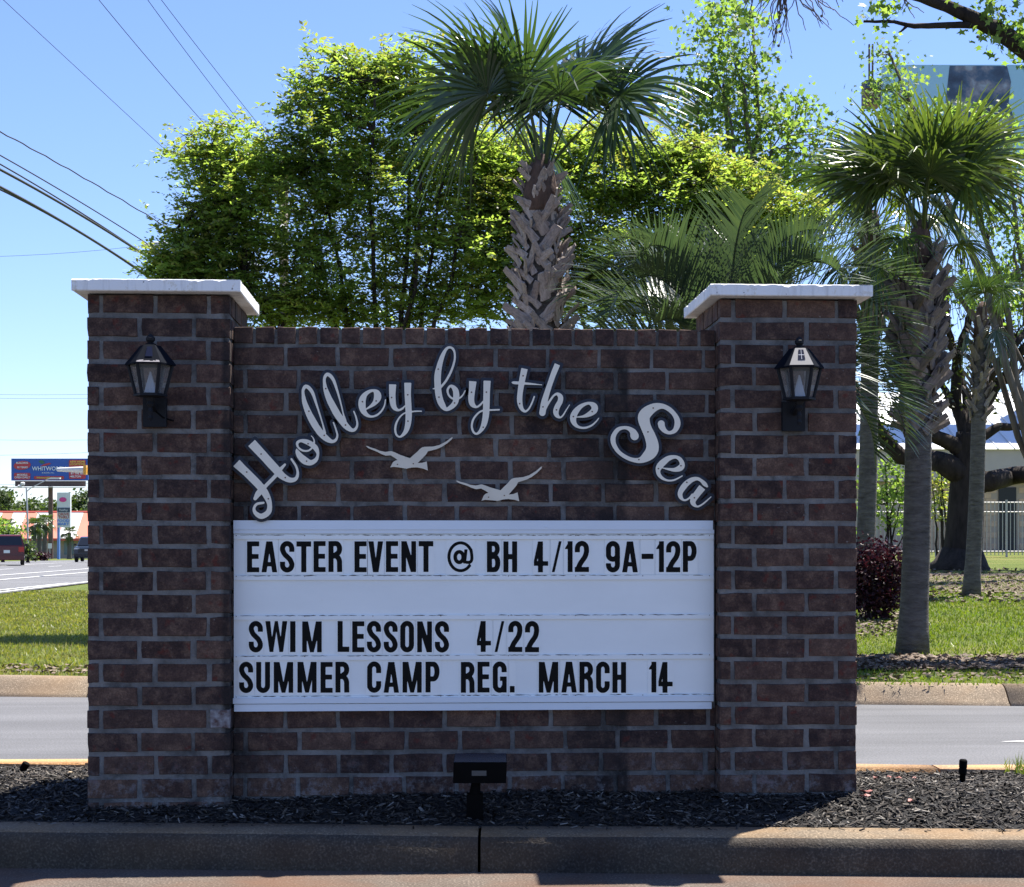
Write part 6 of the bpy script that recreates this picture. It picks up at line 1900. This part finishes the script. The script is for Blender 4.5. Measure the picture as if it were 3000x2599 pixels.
mb = MB(); mb.tube([C((148 - 1500) / F * db, db + .2, bz0 - .3), P(148, 1426, db + .2)], 7 / F * db, 12); mb.build('pole', M['steel'], b2)
def rrect(x0, y0, x1, y1, rad, n=4):
    pts = []
    for (cx, cy, a) in ((x1 - rad, y1 - rad, 0), (x0 + rad, y1 - rad, 90), (x0 + rad, y0 + rad, 180), (x1 - rad, y0 + rad, 270)):
        for i in range(n + 1):
            th = R(a + 90 * i / n); pts.append((cx + rad * math.cos(th), cy + rad * math.sin(th)))
    return pts
def flat_(name, pts, mat, o=.06):
    vs_ = [bq(x, y, o) for x, y in pts]; return part(name, vs_, [tuple(range(len(vs_)))], mat, b2)
def ell(cx, cy, rx, ry, n=24, rot=0.0): return [(cx + rx * math.cos(2 * math.pi * i / n) * math.cos(rot) - ry * math.sin(2 * math.pi * i / n) * math.sin(rot), cy + rx * math.cos(2 * math.pi * i / n) * math.sin(rot) + ry * math.sin(2 * math.pi * i / n) * math.cos(rot)) for i in range(n)]
flat_('red_oval', ell(65, 1363.5, 25, 13, rot=R(-6)), M['bb_red'])
flat_('red_panel', rrect(41, 1385.5, 89, 1405, 4), M['bb_red'])
flat_('red_panel', rrect(202, 1347.5, 251, 1403, 4), M['bb_red'])
flat_('red_strip', rrect(99, 1395, 188, 1404.5, 4), M['bb_red'])
flat_('roof_emblem', [(118, 1366), (128, 1360.5), (144, 1356), (150, 1358.5), (140, 1363), (126, 1365.5)], M['bb_red'])
flat_('tree_emblem', [(113, 1352), (118, 1348), (126, 1349), (132, 1355), (126, 1359), (118, 1357)], M['bb_green'])
pxm = db / F
def bt(s, px, py, h, mat, bold=.0, shear=0.0, sx=1.0): return text(s, h * pxm * 1.35, mat, b2, bq(px, py, .12), RV, UPV, 0, bold, 'CENTER', shear, sx)
bt('WHITWORTH', 144, 1373.5, 12.5, M['bb_white'], .012, 0, .92); bt('BUILDERS, INC.', 141, 1385.5, 4, M['bb_white'])
bt('BUILDING', 65, 1356.5, 5.8, M['bb_white'], .02); bt('50 YEARS!', 66, 1369.5, 5.4, M['bb_white'], .02)
bt('MODELS', 65, 1391.5, 6, M['bb_white'], .02); bt('OPEN DAILY', 65, 1399, 6, M['bb_white'], .02)
bt('NEW HOME', 227, 1353, 6, M['bb_yellow'], .02); bt('LOCATIONS', 227, 1360.5, 6, M['bb_yellow'], .02)
bt('HOLLEY', 227, 1379.5, 5, M['bb_white'], .02); bt('BY THE SEA', 227, 1387.5, 5.6, M['bb_white'], .02); bt('\u2022MILTON', 221, 1396.5, 6, M['bb_white'], .02)
bt('WhitworthBuilders.com', 144, 1399.8, 5.6, M['bb_yellow'], .02)

# shop pole sign
M['sign_white'] = simple('sign_face', (.66, .68, .68), .5, .05, .6)
M['sign_grey'] = simple('sign_band', (.05, .075, .11), .5)
M['sign_pink'] = simple('sign_pink', (.62, .05, .24), .5)
M['sign_red'] = simple('sign_brown_red', (.36, .11, .09), .5)
M['sign_blue'] = simple('sign_blue', (.09, .22, .62), .5)
M['post_blue'] = simple('post_blue', (.14, .27, .62), .5)
dp = 205.0
lz = terrain((170 - 1500) / F * dp, dp)
ps = thing('pole_sign', 'tall white shop sign with pink oval on a blue post', 'sign', C((170 - 1500) / F * dp, dp, lz))
cbox(MB(), (167 - 1500) / F * dp, (206 - 1500) / F * dp, dp, dp + .5, EYE - (1545.5 - VY) / F * dp, EYE - (1443 - VY) / F * dp).build('panel', M['sign_white'], ps)
cbox(MB(), (164 - 1500) / F * dp, (171 - 1500) / F * dp, dp + .52, dp + .8, lz - .2, EYE - (1458 - VY) / F * dp).build('post', M['post_blue'], ps)
def sq(px, py, o=.05): return P(px, py, dp - o)
part('pink_oval', [sq(x, y) for x, y in ell(184, 1464, 10.5, 7)], [tuple(range(24))], M['sign_pink'], ps)
part('dark_band', [sq(*p) for p in ((168, 1501), (205, 1501), (205, 1487.5), (168, 1487.5))], [(0, 1, 2, 3)], M['sign_grey'], ps)
def st_(s, px, py, h, mat, bold=.02, sx=1.0): return text(s, h * dp / F * 1.35, mat, ps, sq(px, py, .1), RV, UPV, 0, bold, 'CENTER', 0, sx)
st_('FastPay', 186, 1494.5, 6, M['bb_white'], 0); st_('DRIVE', 186, 1507, 8, M['sign_red'], .03, 1.15); st_('THRU', 186, 1516, 8, M['sign_red'], .03, 1.1); st_('FOOD', 185, 1526, 8, M['sign_blue'], .03, 1.2); st_('MART', 185, 1536, 8, M['sign_blue'], .03, 1.2)

# street light pole, mast arm, small signs
M['galv'] = simple('galvanised', (.42, .43, .44), .5, .2, .5)
M['lamp_white'] = simple('lamp_head', (.62, .62, .60), .5)
M['signal_orange'] = simple('signal_yellow', (.62, .30, .03), .5)
dl = 150.0
def lp_(px, py): return P(px, py, dl)
zl = terrain((82 - 1500) / F * dl, dl)
sl_ = thing('street_light', 'slim grey street light pole with twin floodlights', 'street light', C((83 - 1500) / F * dl, dl, zl))
mb = MB(); mb.tube([C((83 - 1500) / F * dl, dl, zl - .2), lp_(80, 1500), lp_(77, 1427)], [.11, .09, .07], 8); mb.build('pole', M['galv'], sl_)
mb = MB(); mb.tube([lp_(78, 1440), lp_(90, 1430), lp_(110, 1420), lp_(140, 1404), lp_(150, 1402)], .05, 6); mb.build('arm', M['galv'], sl_)
mb = MB(); mb.box(lp_(162, 1401.5), (.95, .4, .14), -YAW); mb.build('lamp_head', M['lamp_white'], sl_)
for (x, y) in ((66.5, 1417), (58, 1425)):
    mb = MB(); mb.lathe(lp_(x, y), [(.05, -.16), (.20, -.12), (.22, .06), (.10, .15)], 10); mb.build('floodlight_head', M['lamp_white'], sl_)
mb = MB(); mb.tube([lp_(77, 1430), lp_(66, 1420), lp_(58, 1427)], .03, 5); mb.build('bracket', M['galv'], sl_)

dm = 60.0
mz = terrain((330 - 1500) / F * dm, dm)
ma = thing('signal_mast', 'white tapered signal arm with orange yellow head beside the pillar', 'traffic signal', C((330 - 1500) / F * dm, dm, mz))
mb = MB(); mb.tube([C((330 - 1500) / F * dm, dm, mz - .2), P(330, 1350, dm)], [.16, .12], 10); mb.build('pole', M['galv'], ma)
mb = MB(); mb.tube([P(168, 1376, dm), P(250, 1376, dm), P(330, 1372, dm)], [.075, .13, .14], 10); mb.build('arm', M['lamp_white'], ma)
mb = MB(); mb.box(P(251, 1377, dm - .2), (.11, .3, .36), -YAW); mb.build('signal_head', M['signal_orange'], ma)

def small_sign(px, y0, y1, yb, w, mat, label, name):
    la_, dd_, z_ = U(px, yb); t = thing(name, label, 'sign', C(la_, dd_, z_))
    mb = MB(); mb.box(P(px, (y0 + y1) / 2, dd_ - .05), (w / F * dd_, .03, (y1 - y0) / F * dd_), -YAW); mb.build('panel', mat, t)
    mb = MB(); mb.tube([C(la_, dd_, z_ - .1), P(px, y1 - 1, dd_)], .04, 6); mb.build('post', M['galv'], t)
small_sign(146, 1592, 1607, 1641, 11, M['sign_white'], 'small white roadside sign in front of the billboard pole', 'road_sign')
small_sign(89, 1587, 1600, 1636, 8, M['signal_orange'], 'small orange roadside sign beside the street light pole', 'road_sign')
la_, dd_, z_ = U(168, 1631)
nb = thing('news_box', 'black roadside vending box beside the blue sign post', 'box', C(la_, dd_, z_))
cbox(MB(), (160 - 1500) / F * dd_, (177 - 1500) / F * dd_, dd_, dd_ + .6, z_, EYE - (1604 - VY) / F * dd_).build('body', M['trim'], nb)
mb = MB(); mb.add([P(x, y, dd_ - .02) for x, y in ((162, 1617), (175, 1617), (175, 1607), (162, 1607))], [(0, 1, 2, 3)]); mb.build('window', M['shop_glass'], nb)

# small palms by the shop
for px, yt, yb, dd_, s, lab in ((99, 1540, 1627, 185, .8, 'small palm nearest the street light pole by the shop'), (115, 1536, 1620, 190, .75, 'small palm second from the street light pole by the shop'), (131, 1530, 1618, 188, .85, 'taller dark palm close against the billboard pole'), (203, 1560, 1628, 214, .8, 'lone small palm right of the shop sign'), (22, 1541, 1600, 210, .9, 'small palm over the hedge in front of the shop')):
    la_ = (px - 1500) / F * dd_; z_ = terrain(la_, dd_)
    if 'lone' in lab: lab = 'lone small palm past the shop sign'
    palm('small_palm', lab, C(la_, dd_, z_), P(px, yt, dd_), .30, .26, [('up', 5), ('mid', 7), ('low', 6), ('hang', 4)], 'dark', 1.25 * s, int(px), (), 0, 'small palms by the shop', vset=SM['v'])

# hedges, far trees
def far_bush(name, label, lobes, dd_, n, mat, group=None, cat='bush', nleaf=26, size=.3, cl=.9, trunk=True):
    cx = np.mean([l[0] for l in lobes]); la_ = (cx - 1500) / F * dd_
    t = thing(name, label, cat, C(la_, dd_, terrain(la_, dd_)), group)
    pts, tips = lobes_points(lobes, dd_, n, cl, nleaf)
    np_mesh('crown', leaf_quads(pts, size, .6, .3), M[mat], t)
    if trunk:
        mb = MB(); branches(mb, C(la_, dd_, terrain(la_, dd_)), tips, 5, .12, 3, ntwig=12); mb.build('trunk', M['bark'], t)
    return t
far_bush('roadside_tree', 'round green tree behind the minivan', [(10,1548,40,22),(-20,1540,40,30),(30,1560,18,14),(5,1580,50,25)], 120, 60, 'leaf_gum', cat='tree', size=.28)
far_bush('roadside_tree', 'tall far tree beside the left end of the billboard', [(5,1450,26,26),(18,1472,18,22),(-15,1470,40,40),(5,1495,30,18)], 262, 50, 'leaf_far', cat='tree', size=.7, cl=1.8)
for (a, b, lab) in ((98, 12, 'low brown clipped hedge by the street light pole'), (126, 16, 'wide low brown hedge at the billboard foot')):
    far_bush('hedge', lab, [(a, 1630, b, 11), (a - 6, 1628, 9, 9), (a + 6, 1629, 9, 9)], 150, 26, 'leaf_purple', 'low hedges by the shop', 'hedge', size=.2, cl=.6)
far_bush('tall_grass', 'green shrub clump at the road edge behind the minivan', [(80,1612,10,26),(84,1630,9,18),(74,1600,6,14)], 112, 26, 'leaf_far', None, 'shrub', size=.22, cl=.5)
tlb = []
for i in range(24):
    x = -150 + i * 24 + random.uniform(-8, 8); tlb.append((x, 1500 - random.uniform(0, 12), 22, random.uniform(14, 24), random.uniform(-20, 20)))
tlb += [(100, 1487, 22, 16), (62, 1490, 16, 12), (232, 1480, 26, 30), (250, 1455, 18, 22), (220, 1492, 20, 14)]
pts, _ = lobes_points(tlb, 330, 420, 2.4, 16)
o = np_mesh('treeline', leaf_quads(pts, .9, .6, .3), M['leaf_far'])
tag(o, 'distant green treeline showing above the striped shop roof', 'treeline', kind='stuff')

# ------------------------------------------------------------------ utility pole and overhead wires
M['wood_pole'] = bark('wood_pole', (.20, .17, .14), (.11, .09, .075), 5, (1, 1, .1))
M['wire'] = simple('wire', (.022, .024, .03), .5)
dq = 45.0
lq = (832 - 1500) / F * dq; zq = terrain(lq, dq)
up_ = thing('utility_pole', 'wooden utility pole with street light arm inside the leafy tree', 'utility pole', C(lq, dq, zq))
mb = MB(); mb.tube([C(lq, dq, zq - .3), P(832, 470, dq)], [.17, .12], 12); mb.build('pole', M['wood_pole'], up_, True)
mb = MB(); mb.box(P(790, 495, dq - .15), (2.2, .10, .12), -YAW); mb.build('crossarm', M['wood_pole'], up_)
mb = MB(); mb.lathe(P(822, 705, dq - .35), [(.12, -.42), (.22, -.40), (.23, .30), (.18, .40), (.06, .46)], 14); mb.build('transformer', M['galv'], up_, True)
mb = MB(); mb.tube([P(832, 800, dq), P(760, 780, dq), P(690, 758, dq), P(600, 738, dq), P(490, 718, dq)], [.045, .045, .04, .035, .03], 8); mb.build('light_arm', M['galv'], up_, True)
hdv = MB(); a = P(492, 714, dq); b = P(413, 722, dq)
hdv.tube([a, a.lerp(b, .15), a.lerp(b, .5), a.lerp(b, .9), b], [.04, .09, .10, .07, .03], 10); hd_o = hdv.build('light_head', M['galv'], up_, True)
mb = MB(); mb.tube([P(476, 712, dq), P(476, 699, dq)], .05, 8); mb.build('photocell', M['trim'], up_)
def wd(px): return 1 / (1 / 27.5 + (1 / 45 - 1 / 27.5) * px / 830.0)
def wire(x0, y0, x1, y1, r, label, wav=0.0, sag=0.0, double=False, twist=0):
    """straight span through two photo points, continued past the frame edge to the near pole"""
    k = (y1 - y0) / (x1 - x0)
    xa = -520; xb = 832
    pts = []
    n = 60 if (wav or sag) else 24
    for i in range(n + 1):
        px = xa + (xb - xa) * i / n; py = y0 + k * (px - x0) - sag * ((px - x0) * (px - x1)) / (x1 - x0) ** 2 * -4
        if wav: py += wav * math.sin(i * 1.9)
        pts.append(P(px, py, wd(px)))
    mb = MB(); mb.tube(pts, r, 5)
    tag(mb.build('overhead_wire', M['wire'], None, base=pts[-1]), label, 'wire', 'overhead wires')
wire(10, 0, 620, 565, .006, 'thin overhead wire, lowest of the upper spans')
wire(290, 0, 610, 375, .008, 'upper overhead wire, third below the pole top', sag=-4)
wire(433, 0, 735, 400, .008, 'upper overhead wire, second from the pole top', sag=-4)
wire(473, 0, 790, 405, .008, 'upper overhead wire, highest on the pole', sag=-3)
wire(0, 386, 525, 688, .013, 'wavy twisted overhead cable', wav=1.6, sag=6)
wire(0, 455, 510, 765, .013, 'medium overhead cable just under the wavy one', sag=6)
wire(0, 481, 480, 785, .015, 'medium overhead cable close above a thick one', sag=8)
wire(0, 497, 470, 778, .026, 'thick black overhead cable bundle', sag=8)
wire(0, 548, 425, 803, .028, 'lowest and thickest black overhead cable', sag=8)
wire(0, 556, 425, 807, .015, 'thin cable hugging the lowest thick one', sag=12)
def far_wire(x0, y0, x1, y1, dd_, r, label):
    a, b = P(x0, y0, dd_), P(x1, y1, dd_); mb = MB()
    mb.tube([a.lerp(b, i / 12) - Vector((0, 0, .25 * math.sin(math.pi * i / 12))) for i in range(13)], r, 4)
    tag(mb.build('overhead_wire', M['wire'], None, base=a), label, 'wire', 'far overhead wires')
far_wire(-200, 757, 830, 655, 46, .005, 'hair thin wire crossing under the thick cables')
far_wire(-300, 1148, 420, 1152, 170, .014, 'far thin wire, upper of a close pair above the billboard')
far_wire(-300, 1158, 420, 1164, 170, .014, 'far thin wire, lower of a close pair above the billboard')
far_wire(-300, 1280, 420, 1286, 170, .014, 'far thin wire midway between sky pair and billboard')
far_wire(-300, 1334, 420, 1318, 170, .014, 'far thin wire just over the blue billboard')
far_wire(-300, 1413, 420, 1412, 165, .014, 'far thin wire crossing the blue billboard foot')
